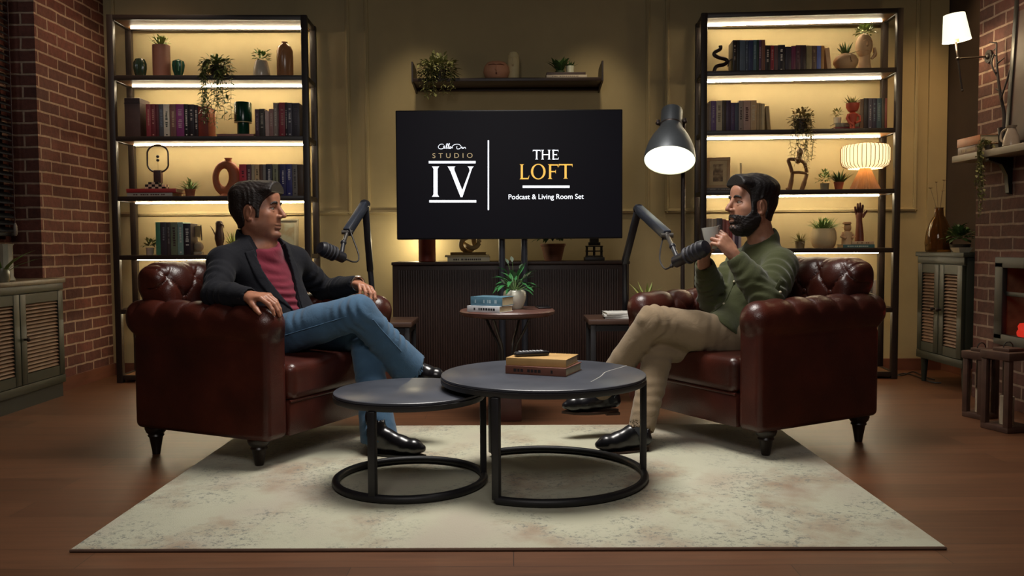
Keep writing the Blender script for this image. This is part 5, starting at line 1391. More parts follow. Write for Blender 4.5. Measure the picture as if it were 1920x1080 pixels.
DKW = pm('#201713', rough=.35, var=.15)
def arm_field(s):
    F = Field((-.52, .24, .08), (.47, .56, .74), .0065)
    F.rbox((-.020, .402, .358), (.390, .068, .243), .030, k=0)
    F.cone((-.385, .405, .612), (.315, .405, .606), .088, .080, k=.02)
    X, Y, Z = F.grids()
    # pleats over the top and the inner side of the roll, soft between them
    ph = np.abs(np.sin(PI*(X+.385)/.135))
    mask = sstep(.575, .63, Z+(.405-Y)*.5)*sstep(.30, .20, X)*sstep(-.50, -.44, X)
    F.d += (.020*(1-np.sqrt(ph+1e-4))-.005)*mask
    # diamond buttons on the inner face
    bt = np.abs(np.sin(PI*((X)/.135+(Z-.5)/.16))*np.sin(PI*((X)/.135-(Z-.5)/.16)))
    F.d += (.014*(1-np.sqrt(np.sqrt(bt+1e-5))))*sstep(.37, .34, Y)*sstep(.25, .15, X)*sstep(.40, .46, Z)
    # groove where the roll meets the outer panel
    F.d += .006*np.exp(-((Z-.535)/.010)**2)*sstep(.44, .46, Y)*sstep(.30, .22, X)
    P = F
    if s < 0:
        P = F; P.d = F.d[:, ::-1, :].copy(); P.lo = F.lo.copy(); P.lo[1] = -(F.lo[1]+F.h*(F.n[1]-1)); P.ax = [F.ax[0], -F.ax[1][::-1], F.ax[2]]
    return P
def armchair(label, x, y, rz):
    t = thing('armchair', label, 'armchair', (x, y, RUGZ), rz, 'brown tufted leather armchairs')
    for s in (1, -1): fpart('armrest', arm_field(s), LEA, t)
    F = Field((-.55, -.56, .20), (-.10, .56, .98), .0065)
    F.rbox((-.325, 0, .50), (.085, .415, .29), .045, k=0)
    F.rbox((-.348, 0, .772), (.098, .438, .092), .078, k=.03)
    X, Y, Z = F.grids()
    dm = np.abs(np.sin(PI*(Y/.155+(Z-.70)/.20))*np.sin(PI*(Y/.155-(Z-.70)/.20)))
    F.d += (.030*(1-np.sqrt(np.sqrt(dm+1e-5)))-.010)*sstep(-.42, -.30, X+(Z-.75)*-.2)*sstep(.42, .50, Z)*sstep(.87, .80, Z)
    ph = np.abs(np.sin(PI*(Y+.0775)/.155))
    F.d += (.014*(1-np.sqrt(ph+1e-4))-.004)*sstep(.80, .84, Z)
    fpart('backrest', F, LEA, t)
    F = Field((-.33, -.38, .24), (.44, .38, .48), .008)
    F.rbox((.065, 0, .35), (.325, .334, .082), .04, k=0)
    X, Y, Z = F.grids()
    F.d -= .018*np.cos(np.clip(X-.06, -.33, .33)/.33*PI/2)*np.cos(np.clip(Y, -.33, .33)/.33*PI/2)*sstep(.30, .42, Z)
    F.d += .004*np.sin(9*X+5*np.sin(7*Y))*np.sin(11*Y)*sstep(.36, .42, Z)
    fpart('seat_cushion', F, LEA, t)
    g = G().bar((-.36, -.335, .13), (.352, .335, .262), .02).bar((.33, -.333, .118), (.374, .333, .272), .014)
    part('base_frame', g, LEA, t)
    part('rail_piping', G().tube([(.372, -.33, .268), (.372, .33, .268)], .0075, 8), LEA, t)
    for i, (lx, ly) in enumerate(((.265, .405), (.265, -.405), (-.345, .405), (-.345, -.405))):
        z0 = 0 if lx > 0 else -RUGZ
        part('leg', G().lathe([(.001, z0), (.017, z0), (.020, .008), (.030, .066), (.037, .074), (.033, .082), (.043, .092), (.049, .108), (.047, .122), (.040, .134)], 24, (lx, ly, 0)), DKW, t)
    g = G()
    for i in range(-2, 3):
        for j in (0, 1):
            yy = i*.155+(.0775 if j else 0)
            if abs(yy) < .33: g.sph((-.246, yy, .70-.10*j), (.006, .013, .013), 10, 8)
    part('buttons', g, LEA, t)
    return t
LCX, LCY, LRZ = -1.150, 4.09, -.446
RCX, RCY, RRZ = 1.150, 4.215, -(PI-.513)
armchair('brown tufted leather armchair holding the man in the navy blazer', LCX, LCY, LRZ)
armchair('brown tufted leather armchair holding the man in the green shirt', RCX, RCY, RRZ)
# ---------------------------------------------------------------- people
def nrm(v): v = V3(v); return v/np.linalg.norm(v)
def basis(f, u):
    """columns forward, left, up"""
    f = nrm(f); u = V3(u); u = nrm(u-f*(u@f)); return np.stack([f, np.cross(u, f), u], axis=1)
def loc_fn(o, B):
    o = V3(o)
    return lambda p: o+B@V3(p)
def to_local(o, B):
    o = V3(o)
    def fn(X, Y, Z):
        x, y, z = X-o[0], Y-o[1], Z-o[2]
        return tuple(x*B[0, i]+y*B[1, i]+z*B[2, i] for i in range(3))
    return fn
def skin_mat(base, deep, stub):
    nt = NT('skin_'+base[1:])
    at_ = nt.n('ShaderNodeAttribute', attribute_name='tone')
    tc = nt.n('ShaderNodeTexCoord')
    n1 = nt.n('ShaderNodeTexNoise', Scale=28.0, Detail=4.0); nt.l(tc.outputs['Object'], n1.inputs['Vector'])
    r = ramp(nt, n1.outputs[0], [(.35, lin(base)), (.7, lin(deep))])
    mx = nt.n('ShaderNodeMix', data_type='RGBA'); nt.l(r.outputs[0], mx.inputs[6]); mx.inputs[7].default_value = lin(stub)
    nt.l(at_.outputs['Fac'], mx.inputs[0]); nt.l(mx.outputs[2], nt.b.inputs['Base Color'])
    n2 = nt.n('ShaderNodeTexNoise', Scale=160.0, Detail=2.0); nt.l(tc.outputs['Object'], n2.inputs['Vector'])
    bp = nt.n('ShaderNodeBump', Strength=.12, Distance=.002); nt.l(n2.outputs[0], bp.inputs['Height']); nt.l(bp.outputs[0], nt.b.inputs['Normal'])
    nt.set(Roughness=.48, Subsurface_Weight=.12, Subsurface_Radius=(.02, .008, .005), Subsurface_Scale=.25)
    return nt.m
def cloth(col, scale=420.0, strength=.25, rough=.85, var=.10, sheen=.2, vscale=6):
    nt = NT('cloth_'+col[1:])
    c = lin(col); tc = nt.n('ShaderNodeTexCoord')
    n1 = nt.n('ShaderNodeTexNoise', Scale=vscale, Detail=6.0, Roughness=.6); nt.l(tc.outputs['Object'], n1.inputs['Vector'])
    r = ramp(nt, n1.outputs[0], [(.3, shade(c, 1-var)), (.7, shade(c, 1+var))]); nt.l(r.outputs[0], nt.b.inputs['Base Color'])
    w = nt.n('ShaderNodeTexNoise', Scale=scale, Detail=1.0); nt.l(tc.outputs['Object'], w.inputs['Vector'])
    f = nt.n('ShaderNodeTexNoise', Scale=13.0, Detail=3.0, Distortion=1.2); nt.l(tc.outputs['Object'], f.inputs['Vector'])
    b1 = nt.n('ShaderNodeBump', Strength=strength, Distance=.002); nt.l(w.outputs[0], b1.inputs['Height'])
    b2 = nt.n('ShaderNodeBump', Strength=.35, Distance=.012); nt.l(f.outputs[0], b2.inputs['Height']); nt.l(b1.outputs[0], b2.inputs['Normal'])
    nt.l(b2.outputs[0], nt.b.inputs['Normal'])
    nt.set(Roughness=rough, Sheen_Weight=sheen, Sheen_Roughness=.5, Specular_IOR_Level=.25)
    return nt.m
def hair_mat(col):
    nt = NT('hair_'+col[1:])
    tc = nt.n('ShaderNodeTexCoord')
    mp = nt.n('ShaderNodeMapping'); mp.inputs['Scale'].default_value = (40, 160, 90); nt.l(tc.outputs['Object'], mp.inputs[0])
    n1 = nt.n('ShaderNodeTexNoise', Scale=2.0, Detail=4.0, Distortion=.5); nt.l(mp.outputs[0], n1.inputs['Vector'])
    c = lin(col); r = ramp(nt, n1.outputs[0], [(.3, shade(c, .5)), (.7, shade(c, 1.7))]); nt.l(r.outputs[0], nt.b.inputs['Base Color'])
    bp = nt.n('ShaderNodeBump', Strength=.6, Distance=.006); nt.l(n1.outputs[0], bp.inputs['Height']); nt.l(bp.outputs[0], nt.b.inputs['Normal'])
    nt.set(Roughness=.45)
    return nt.m
def rot_about(v, ax, a):
    v, ax = V3(v), nrm(ax)
    return v*math.cos(a)+np.cross(ax, v)*math.sin(a)+ax*(ax@v)*(1-math.cos(a))
def hand(F, W, d, n, side, curls, thumb=(.55, .75, -.25, .3), sc=1.0, spread=.06, palm=.084):
    """W wrist, d towards the knuckles, n back of the hand, side +1/-1 picks the thumb's side (s = side * d x n)"""
    d = nrm(d); n = V3(n); n = nrm(n-d*(n@d)); s = side*np.cross(d, n); W = V3(W)
    offs = (.031, .0105, -.0105, -.030); kl = (palm*.98, palm*1.03, palm*.98, palm*.88); fl = (.95, 1.06, .98, .78)
    F.ell(W+d*palm*.52, np.array([palm*.56, .040, .0155])*sc, np.stack([d, s, n], axis=1), k=.010)
    F.cone(W-d*.03, W+d*.02, .026*sc, .026*sc, k=.015, fl=(n, 1.25))
    for i in range(4):
        K = W+d*kl[i]*sc+s*offs[i]*sc
        F.cone(W+d*.012+s*offs[i]*.55*sc, K, .0125*sc, .0108*sc, k=.010)
        dd = rot_about(d, n, -side*spread*(1.5-i)*1.0) if spread else d
        p = K
        ang = 0.0
        for j, L in enumerate((.043, .026, .021)):
            cu = curls[i] if isinstance(curls[0], (tuple, list)) else curls
            ang += cu[j]
            e = dd*math.cos(ang)-n*math.sin(ang)
            q = p+e*L*fl[i]*sc
            r0 = (.0098, .0088, .0078)[j]*(.88 if i == 3 else 1)*sc
            F.cone(p, q, r0, r0*.92 if j < 2 else r0*.80, k=.004)
            p = q
    B = W+d*.018*sc+s*.022*sc
    a, b, c, cu = thumb
    e = nrm(d*a+s*b+n*c)
    p1 = B+e*.042*sc
    F.cone(B, p1, .0155*sc, .0125*sc, k=.012)
    e2 = nrm(e*math.cos(cu)+(d*.8-n*.6)*math.sin(cu)); p2 = p1+e2*.032*sc
    F.cone(p1, p2, .0118*sc, .0105*sc, k=.005)
    e3 = nrm(e2*math.cos(cu*.8)+(d*.7-n*.7)*math.sin(cu*.8)); F.cone(p2, p2+e3*.026*sc, .0102*sc, .0078*sc, k=.005)
def head(F, o, B, sc=1.0, nose=1.0):
    L = loc_fn(o, B*sc)
    def E(c, R, k=.012, op='u', M=None): F.ell(L(c), np.array(R)*sc, B if M is None else B@M, k, op)
    def C(a, b, r0, r1=None, k=.012, op='u'): F.cone(L(a), L(b), r0*sc, (r0 if r1 is None else r1)*sc, k, op)
    E((-.006, 0, .035), (.100, .075, .089))
    E((.044, 0, -.022), (.064, .060, .092), .02)
    C((.090, -.030, .040), (.090, .030, .040), .0105, k=.018)
    E((.082, 0, .070), (.024, .050, .034), .02)
    for s in (1, -1):
        C((.004, s*.056, -.048), (.076, s*.020, -.098), .021, .018, .022)        # jaw
        E((.066, s*.045, -.006), (.026, .020, .020), .02)                        # cheekbone
        E((.040, s*.046, -.048), (.042, .022, .044), .03)                        # cheek
        E((.102, s*.033, .018), (.0115, .0155, .0105), .010, 'c')                # eye socket
        C((.094, s*.018, .0275), (.0965, s*.034, .0300), .0042, k=.004)          # upper lid
        C((.0965, s*.034, .0300), (.086, s*.049, .0245), .0042, .0036, k=.004)
        C((.094, s*.020, .0105), (.0950, s*.035, .0085), .0036, k=.004)          # lower lid
        C((.0950, s*.035, .0085), (.086, s*.048, .0135), .0036, k=.004)
    C((.104, 0, .030), (.119*1.0, 0, .004), .0085, .0095, .010)                  # nose
    C((.119, 0, .004), (.1285*nose, 0, -.012), .0095, .0115, .006)
    for s in (1, -1):
        E((.112, s*.0145, -.0165), (.012, .0085, .0085), .006)
        E((.1165, s*.007, -.0235), (.005, .0036, .004), .003, 'c')
    C((.106, 0, -.028), (.104, 0, -.044), .009, .009, .008)
    C((.1005, -.020, -.0545), (.1095, 0, -.0525), .0055, .0068, .005)
    C((.1005, .020, -.0545), (.1095, 0, -.0525), .0055, .0068, .005)
    C((.0985, -.018, -.0665), (.1065, 0, -.0675), .006, .0078, .005)
    C((.0985, .018, -.0665), (.1065, 0, -.0675), .006, .0078, .005)
    C((.098, -.026, -.0565), (.1145, 0, -.0602), .0020, .0020, .003, 'c')
    C((.098, .026, -.0565), (.1145, 0, -.0602), .0020, .0020, .003, 'c')
    E((.092, 0, -.098), (.022, .024, .018), .014)
    C((.060, 0, -.100), (.0, 0, -.100), .026, .036, .02)
    for s in (1, -1):                                                             # ears
        M = np.array(Euler((0, .22, s*.38)).to_matrix())
        E((-.004, s*.078, -.002), (.0185, .0075, .0335), .006, 'u', M)
        E((.0, s*.087, .002), (.0095, .006, .017), .005, 'c', M)
        C((.004, s*.082, -.030), (-.002, s*.081, -.034), .007, .006, .006)
def eyes(parent, origin, o, B, sc, iris, brow, look):
    L = loc_fn(o, B*sc)
    for s in (1, -1):
        c = L((.0835, s*.033, .0190)); g = G().sph(c-V3(origin), .0126*sc, 20, 14)
        e = part('eye', g, pm('#a0958a', rough=.2, var=0), parent)
        dv = B@nrm(look)
        part('iris', G().sph(c+dv*.0079*sc-V3(origin), .0059*sc, 14, 10), pm(iris, rough=.12, var=0), e)
        g = G(); pts = [L(p)-V3(origin) for p in ((.1045, s*.015, .0415), (.1055, s*.030, .0470), (.0985, s*.047, .0455), (.090, s*.056, .0395))]
        part('eyebrow', G().tube(cat(pts, 5), [.0030*sc+.0026*sc*math.sin(PI*min(1, i/14+.12)) for i in range(16)], 8), hair_mat(brow) if brow not in _hm else _hm[brow], parent)
_hm = {}
def HM(c):
    if c not in _hm: _hm[c] = hair_mat(c)
    return _hm[c]
def wrinkle(F, c, rad, d, freq, amp, seed=0.0):
    """soft folds around c, running across direction d"""
    c = V3(c); d = nrm(d); u, v = [V3(q) for q in frame(Vector(d))]; freq = freq*2.5
    def fn(X, Y, Z):
        x, y, z = X-c[0], Y-c[1], Z-c[2]
        r = np.sqrt(x*x+y*y+z*z)/rad
        a = x*d[0]+y*d[1]+z*d[2]; b = x*u[0]+y*u[1]+z*u[2]; e = x*v[0]+y*v[1]+z*v[2]
        w = np.sin(freq*a+2.4*np.sin(freq*.16*b+seed)+1.8*np.sin(freq*.14*e+1.7*seed)); w = w*(.6+.4*np.sin(freq*.23*b+freq*.19*e+2*seed))
        return 1.35*amp*w*np.clip(1-r, 0, 1)**.7
    F.disp(fn, c-rad, c+rad)
def head_shell(hd, B, sc, lo, hi, h=.003):
    F = Field(hd+V3(lo), hd+V3(hi), h)
    head(F, hd, B, sc)
    F.cone(loc_fn(hd, B*sc)((-.022, 0, -.045)), loc_fn(hd, B*sc)((-.03, 0, -.16)), .056, .058, k=.03)
    f, l, u = to_local(hd, B)(*F.grids())
    return F, f/sc, l/sc, u/sc
def hair(name, parent, org, hd, B, sc, mat_, thick, fh, un):
    F, f, l, u = head_shell(hd, B, sc, (-.20, -.16, -.15), (.20, .16, .23))
    al = np.abs(l)
    F.d -= thick(f, al, u)
    F.d -= .0007*np.sin(300*l+10*np.sin(25*f)+50*f+20*u)+.0006*np.sin(460*l+90*f)
    reg = np.maximum(f-np.interp(u, fh[0], fh[1]), (np.interp(f, un[0], un[1])-u)*.8)
    ear = .030-np.sqrt((f+.004)**2+((u+.004)*.72)**2)
    ear = np.where(al > .05, ear, -.1)
    a = np.maximum(reg, ear).astype(np.float32)
    k = .006; hh = np.maximum(k-np.abs(F.d-a), 0)/k
    F.d = (np.maximum(F.d, a)+hh*hh*k*.25).astype(np.float32)
    return fpart(name, F, mat_, parent, org)
A_ = lambda px, py, Y: V3(at(px, py, Y))
def surf(F, o, d):
    o = V3(o); d = nrm(d); q = o
    for i in range(120):
        q = o+d*(.0025*i); ix = np.round((q-F.lo)/F.h).astype(int)
        if (ix < 0).any() or (ix >= F.n).any() or F.d[tuple(ix)] > 0: break
    return q
def shoe(F, heel, toe, up, w=.042, h=.075, k=.012):
    heel, toe = V3(heel), V3(toe); d = nrm(toe-heel); up = V3(up); up = nrm(up-d*(up@d)); s = np.cross(d, up); L = np.linalg.norm(toe-heel)
    B = np.stack([d, s, up], axis=1)
    P = lambda f, u, l=0: heel+d*f*L+up*u+s*l
    F.chain([P(.10, .036), P(.35, .032), P(.60, .028), P(.80, .024), P(.93, .019)], [.037, .036, .041, .037, .019], k, fl=(up, 1.05))
    F.chain([P(.13, .072), P(.33, .066), P(.55, .046)], [.034, .033, .028], .02)
    F.put(lambda X, Y, Z: -((X-heel[0])*up[0]+(Y-heel[1])*up[1]+(Z-heel[2])*up[2]-.004), np.minimum(heel, toe)-.08, np.maximum(heel, toe)+.08, .004, 'c') if False else None
    return B, L
def sole(parent, origin, heel, toe, up, mat_):
    heel, toe = V3(heel), V3(toe); d = nrm(toe-heel); up = V3(up); up = nrm(up-d*(up@d)); s = np.cross(d, up); L = np.linalg.norm(toe-heel)
    out = []
    for i in range(28):
        a = 2*PI*i/28; x = .5+.5*math.cos(a)
        wd = .036*(1+.18*math.sin((x-.2)*PI*1.3))*(1 if x < .8 else max(.25, 1-(x-.8)*3.2))
        out.append((x*L, math.sin(a)*wd*(1.15 if .25 < x < .9 else 1)))
    g = G().poly(out, Vector(heel-V3(origin)), Vector(d), Vector(s), .012)
    g.poly([(0.004, -.030), (.075, -.033), (.075, .033), (.004, .030)], Vector(heel-V3(origin)-up*.010), Vector(d), Vector(s), .012)
    return part('sole', g, mat_, parent)

def skin_tone(o, B, sc, lo=.0):
    tl_ = to_local(o, B)
    def fn(P):
        f, l, u = tl_(P[:, 0], P[:, 1], P[:, 2]); f, l, u = f/sc, l/sc, u/sc
        jaw = sstep(-.030, -.060, u-.25*(np.abs(l)-.04))*sstep(-.14, -.115, u)*sstep(-.015, .02, f)
        jaw = jaw*(1-sstep(.012, .004, ((f-.107)**2+(u+.060)**2*1.6+l*l*.25)**.5))
        return np.clip(jaw*lo, 0, 1)
    return fn

# ================================================================ man in the navy blazer
def man_blazer():
    neck = A_(489, 458, 4.10); hd = A_(481, 400, 4.09)
    shN, shF = A_(418, 492, 3.95), A_(553, 490, 4.26)        # near, far shoulder
    pel = A_(540, 622, 4.06)
    elN, wrN = A_(404, 552, 3.74), A_(466, 557, 3.62)
    elF, wrF = A_(609, 545, 4.44), A_(668, 533, 4.20)
    hipN, hipF = A_(515, 632, 3.97), A_(560, 630, 4.18)
    knN, knF = A_(672, 585, 3.86), A_(683, 625, 4.03)
    anN, anF = A_(766, 690, 4.03), A_(712, 826, 3.83)
    org = (pel[0], pel[1], 0.0)
    t = thing('person', 'man in a navy blazer, maroon shirt and blue jeans seated with crossed legs', 'person', org)
    up = nrm((shN+shF)/2-pel); fw = np.array([.79, -.58, 0.0]); T = basis(fw, up); T = np.stack([nrm(T[:, 0]), nrm(np.cross(up, nrm(fw-up*(fw@up)))), up], axis=1)
    fwd = nrm(fw-up*(fw@up)); T = np.stack([fwd, np.cross(up, fwd), up], axis=1)
    che = pel+(((shN+shF)/2)-pel)*.68; abd = pel+(((shN+shF)/2)-pel)*.30
    HB = basis((.992, -.12, .0), (0.02, 0, 1)); HS = 1.05
    nd = nrm(loc_fn(hd, HB)((-.018, 0, -.06))-neck)
    # ---- body
    F = Field((-1.50, 3.42, 0.0), (-.36, 4.58, 1.27), .0042)
    head(F, hd, HB, HS, 1.01)
    F.cone(loc_fn(hd, HB)((-.018, 0, -.045)), neck-up*.02, .062, .066, k=.03)
    F.cone(neck-up*.016, shN, .055, .044, k=.03).cone(neck-up*.016, shF, .055, .044, k=.03)
    F.ell(che, (.095, .140, .17), T, .03).ell(abd, (.095, .125, .15), T, .03).ell(pel, (.10, .14, .10), T, .03)
    for a, b, c in ((shN, elN, wrN), (shF, elF, wrF)): F.chain([a, b, c], [.044, .036, .027], .02)
    for a, b, c in ((hipN, knN, anN), (hipF, knF, anF)): F.chain([a, b, c], [.068, .050, .034], .02)
    hand(F, wrN, nrm((.86, -.36, .02)), (.12, -.20, .97), 1, ((.55, .42, .30), (.62, .40, .28), (.66, .42, .28), (.70, .46, .30)), thumb=(.72, .45, -.45, .2), sc=1.12, spread=.05)
    hand(F, wrF, nrm((.62, -.72, -.10)), (.30, .02, .95), -1, ((.50, .55, .4), (.58, .6, .4), (.62, .62, .45), (.66, .62, .45)), thumb=(.75, .5, -.4, .25), sc=1.04, spread=.07)
    footN, toeN = A_(757, 712, 4.08), A_(836, 716, 3.98)
    heelF, toeF = A_(690, 858, 3.80), A_(799, 862, 3.735)
    heelF[2] = toeF[2] = RUGZ+.012
    F.cone(anF, heelF+V3((.03, 0, .05)), .033, .034, k=.02).cone(anF, toeF*.7+heelF*.3+V3((0, 0, .04)), .032, .022, k=.02)
    F.cone(anN, toeN*.6+footN*.4, .032, .024, k=.02)
    SK = skin_mat('#a9745a', '#935f48', '#4e3830')
    fpart('body', F, SK, t, org, attr=skin_tone(hd, HB, HS, .30))
    del F
    eyes(t, org, hd, HB, HS, '#2a1a12', '#1a1210', (1, .06, -.08))
    # ---- hair
    hair('hair', t, org, hd, HB, HS, HM('#1d1512'),
         lambda f, l, u: .008+.020*sstep(.03, .115, u)+.014*sstep(.0, .09, f)*sstep(.07, .11, u)+.012*sstep(-.02, -.09, f)*sstep(-.07, .0, u),
         ([-.2, -.03, .02, .050, .068, .080, .092, .2], [.040, .041, .044, .056, .070, .086, .102, .104]),
         ([-.2, -.06, -.030, -.022, .014, .020, .2], [-.072, -.070, -.055, .030, .032, -.022, -.022]))
    # ---- shirt
    MA = cloth('#6d1f30', 500, .2, .9, .08)
    S_ = Field((-1.50, 3.70, .44), (-.72, 4.56, 1.02), .006)
    def torso(Q, g):
        Q.ell(che+up*.02, V3((.105, .158, .19))+g, T, .03).ell(abd, V3((.112, .150, .17))+g, T, .04).ell(pel+up*.03, V3((.115, .150, .12))+g, T, .04)
        Q.cone(neck-up*.012, shN, .060+g, .050+g, k=.03).cone(neck-up*.012, shF, .060+g, .050+g, k=.03)
    torso(S_, 0.0)
    S_.cone(neck-up*.06, neck-nd*.010, .084, .0755, k=.02)
    Sn = S_.copy()
    S_.cone(neck-nd*.045, neck+nd*.10, .0685, .0685, k=.003, op='c')
    cq = nrm(nd+fwd*.9)
    S_.put(lambda X, Y, Z: -((X-neck[0])*cq[0]+(Y-neck[1])*cq[1]+(Z-neck[2])*cq[2]-.018), neck-V3((.09, .09, .05)), neck+V3((.11, .09, .10)), .004, 'c', m=0)
    wrinkle(S_, abd+fwd*.11, .16, up, 62, .0055, 1.0)
    wrinkle(S_, che+fwd*.10, .15, up*.8+T[:, 1]*.6, 45, .004, 2.0)
    fpart('shirt', S_, MA, t, org)
    # ---- blazer
    NV = cloth('#0e0f17', 420, .3, .85, .10, .04)
    J = Field((-1.52, 3.58, .46), (-.66, 4.60, 1.03), .0055)
    torso(J, .016)
    for sh, el, wr, s in ((shN, elN, wrN, -1), (shF, elF, wrF, 1)):
        J.cone(sh+up*.004, sh*.5+che*.5, .068, .085, k=.03)
        J.chain([sh-up*.01, sh*.45+el*.55, el, el*.5+wr*.5, wr+(el-wr)*.06], [.068, .062, .057, .053, .045], .018)
        J.cone(wr+(el-wr)*.10, wr+(wr-el)*.30, .034, .034, k=.003, op='c')
        wrinkle(J, el, .12, wr-el, 70, .006, s); wrinkle(J, sh*.5+el*.5, .11, el-sh, 48, .005, 2+s); wrinkle(J, el*.5+wr*.5, .09, wr-el, 60, .004, 3+s)
    J.cone(neck-up*.06, neck+nd*.050-fwd*.030, .104, .084, k=.03)
    # skirt of the blazer falling over the hip
    J.ell(pel+up*.02-fwd*.01, (.135, .175, .12), T, .03)
    tl2 = to_local(pel, T); Lt = float(np.linalg.norm((shN+shF)/2-pel))
    def opening(X, Y, Z):
        f, l, u = tl2(X, Y, Z)
        w = .020+.062*sstep(.02, Lt*.85, u)
        c0 = -.012+.012*sstep(0, Lt, u)
        return np.maximum(np.maximum(np.abs(l-c0)-w, .030+.055*sstep(Lt*.82, Lt*1.05, u)-f), -(u+.2))
    J.cone(neck-nd*.03+fwd*.004, neck+nd*.14-fwd*.004, .0730, .0730, k=.004, op='c')
    J0 = J.copy()
    J.put(opening, J.lo, J.lo+J.h*(J.n-1), .006, 'c', m=0)
    bz = fpart('blazer', J, NV, t, org)
    for s in (-1, 1):
        Q = J0.copy(); Q.d = Q.d-.0065
        def strip(X, Y, Z):
            f, l, u = tl2(X, Y, Z)
            w = .020+.062*sstep(.02, Lt*.85, u)
            e = s*(l+.006)-w
            wid = .042*sstep(.03, Lt*.55, u)
            return np.maximum(np.maximum(np.maximum(np.abs(e-wid*.5)-wid*.5, .03-f), u-Lt*1.10), .04-u)
        Q.d = np.maximum(Q.d, strip(*Q.grids()).astype(np.float32))
        fpart('lapel', Q, NV, bz, org)
        del Q
    del J, J0
    # cuff buttons
    for i in range(3):
        q = wrN+(elN-wrN)*(.10+.045*i)+V3((-.01, -.044, -.004))
        part('button', G().sph(q-V3(org), (.005, .003, .005), 8, 6), pm('#2a2626', rough=.3), bz)
    # ---- jeans
    DN = cloth('#3d5a74', 360, .35, .85, .16, .15, 9)
    J = Field((-1.20, 3.60, .06), (-.42, 4.42, .82), .0055)
    J.ell(pel-up*.02, (.135, .165, .12), T, .03)
    J.chain([hipN, hipN*.45+knN*.55, knN], [.098, .088, .080], .02).cone(pel, hipN, .11, .10, k=.03)
    J.chain([hipF, hipF*.45+knF*.55, knF], [.096, .086, .076], .02).cone(pel, hipF, .11, .10, k=.03)
    hemN = anN*1.03-knN*.03; hemF = anF*1.0+knF*0.0-V3((0, 0, .004))
    J.chain([knN, knN*.5+hemN*.5, hemN+(hemN-knN)*.04], [.076, .074, .094], .012)
    J.chain([knF, knF*.5+hemF*.5, hemF], [.073, .070, .086], .012)
    J.cone(hemN+(knN-hemN)*.08, hemN+(hemN-knN)*.5, .078, .15, k=.003, op='c')
    J.cone(hemF+(knF-hemF)*.06, hemF+(hemF-knF)*.4, .070, .12, k=.003, op='c')
    for c, a, b, r_ in ((knN, hipN, knN, .15), (knF, knF, anF, .14), (hipN*.7+knN*.3, hipN, knN, .14), (knF*.45+anF*.55, knF, anF, .16), (anF*.9+knF*.1, knF, anF, .10), (knN*.5+anN*.5, knN, anN, .14)):
        wrinkle(J, c, r_, b-a, 58, .0055, c[0]*9)
    je = fpart('jeans', J, DN, t, org)
    pts = []
    for i in range(14):
        q = surf(J, knN+(hemN-knN)*(.10+.88*i/13.), np.cross(hemN-knN, np.cross((.50, -1, .25), hemN-knN))); pts.append(q-V3(org))
    part('side_seam', G().tube([Vector(p) for p in pts], .0030, 6), DN, je)
    pts = [surf(J, hipN+(knN-hipN)*(.25+.7*i/11.), np.cross(knN-hipN, np.cross((.1, -1, .0), knN-hipN)))-V3(org) for i in range(12)]
    part('thigh_seam', G().tube([Vector(p) for p in pts], .0026, 6), DN, je)
    for k_, c_ in ((hemN, knN), (hemF, knF)): pass
    del J
    # ---- shoes
    SHB = pm('#121013', rough=.28, var=0, coat=.25)
    SHs = pm('#0c0b0c', rough=.5, var=0)
    for hl, to, u_ in ((heelF, toeF, (0, 0, 1)), (footN, toeN, (.02, -.25, .97))):
        Q = Field(np.minimum(hl, to)-V3((.09, .09, .05)), np.maximum(hl, to)+V3((.10, .09, .19)), .0045)
        B, Ls = shoe(Q, hl+nrm(u_)*.006, to+nrm(u_)*.006, u_)
        d_ = nrm(to-hl); top_ = V3(hl)+nrm(u_)*.16+d_*(.035 if u_[2] == 1 else -.01)
        Q.cone(V3(hl)+nrm(u_)*.09+d_*.045, top_, .043, .044, k=.02)
        Q.cone(V3(hl)+nrm(u_)*.12+d_*.035, top_+(top_-V3(hl))*.5, .038, .042, k=.003, op='c')
        sh_ = fpart('shoe', Q, SHB, t, org, smooth_it=3); sole(sh_, org, hl-nrm(u_)*.002, to-nrm(u_)*.002, u_, SHs)
    # ---- watch on the far wrist
    d = nrm(wrF-elF); u, v = frame(Vector(d))
    c = Vector(wrF+d*.018-V3(org))
    ring = [c+(u*math.cos(2*PI*i/28)+v*math.sin(2*PI*i/28))*.0345 for i in range(28)]
    wt = part('watch', G().tube(ring, .0065, 8, closed=True, flat=.6), pm('#b9b4a8', rough=.25, metal=.9), t)
    part('dial', G().sph(c+Vector((0, -.005, .036)), (.016, .014, .006), 16, 8), pm('#d8d4c8', rough=.2, metal=.4), wt)
    return t
man_blazer()

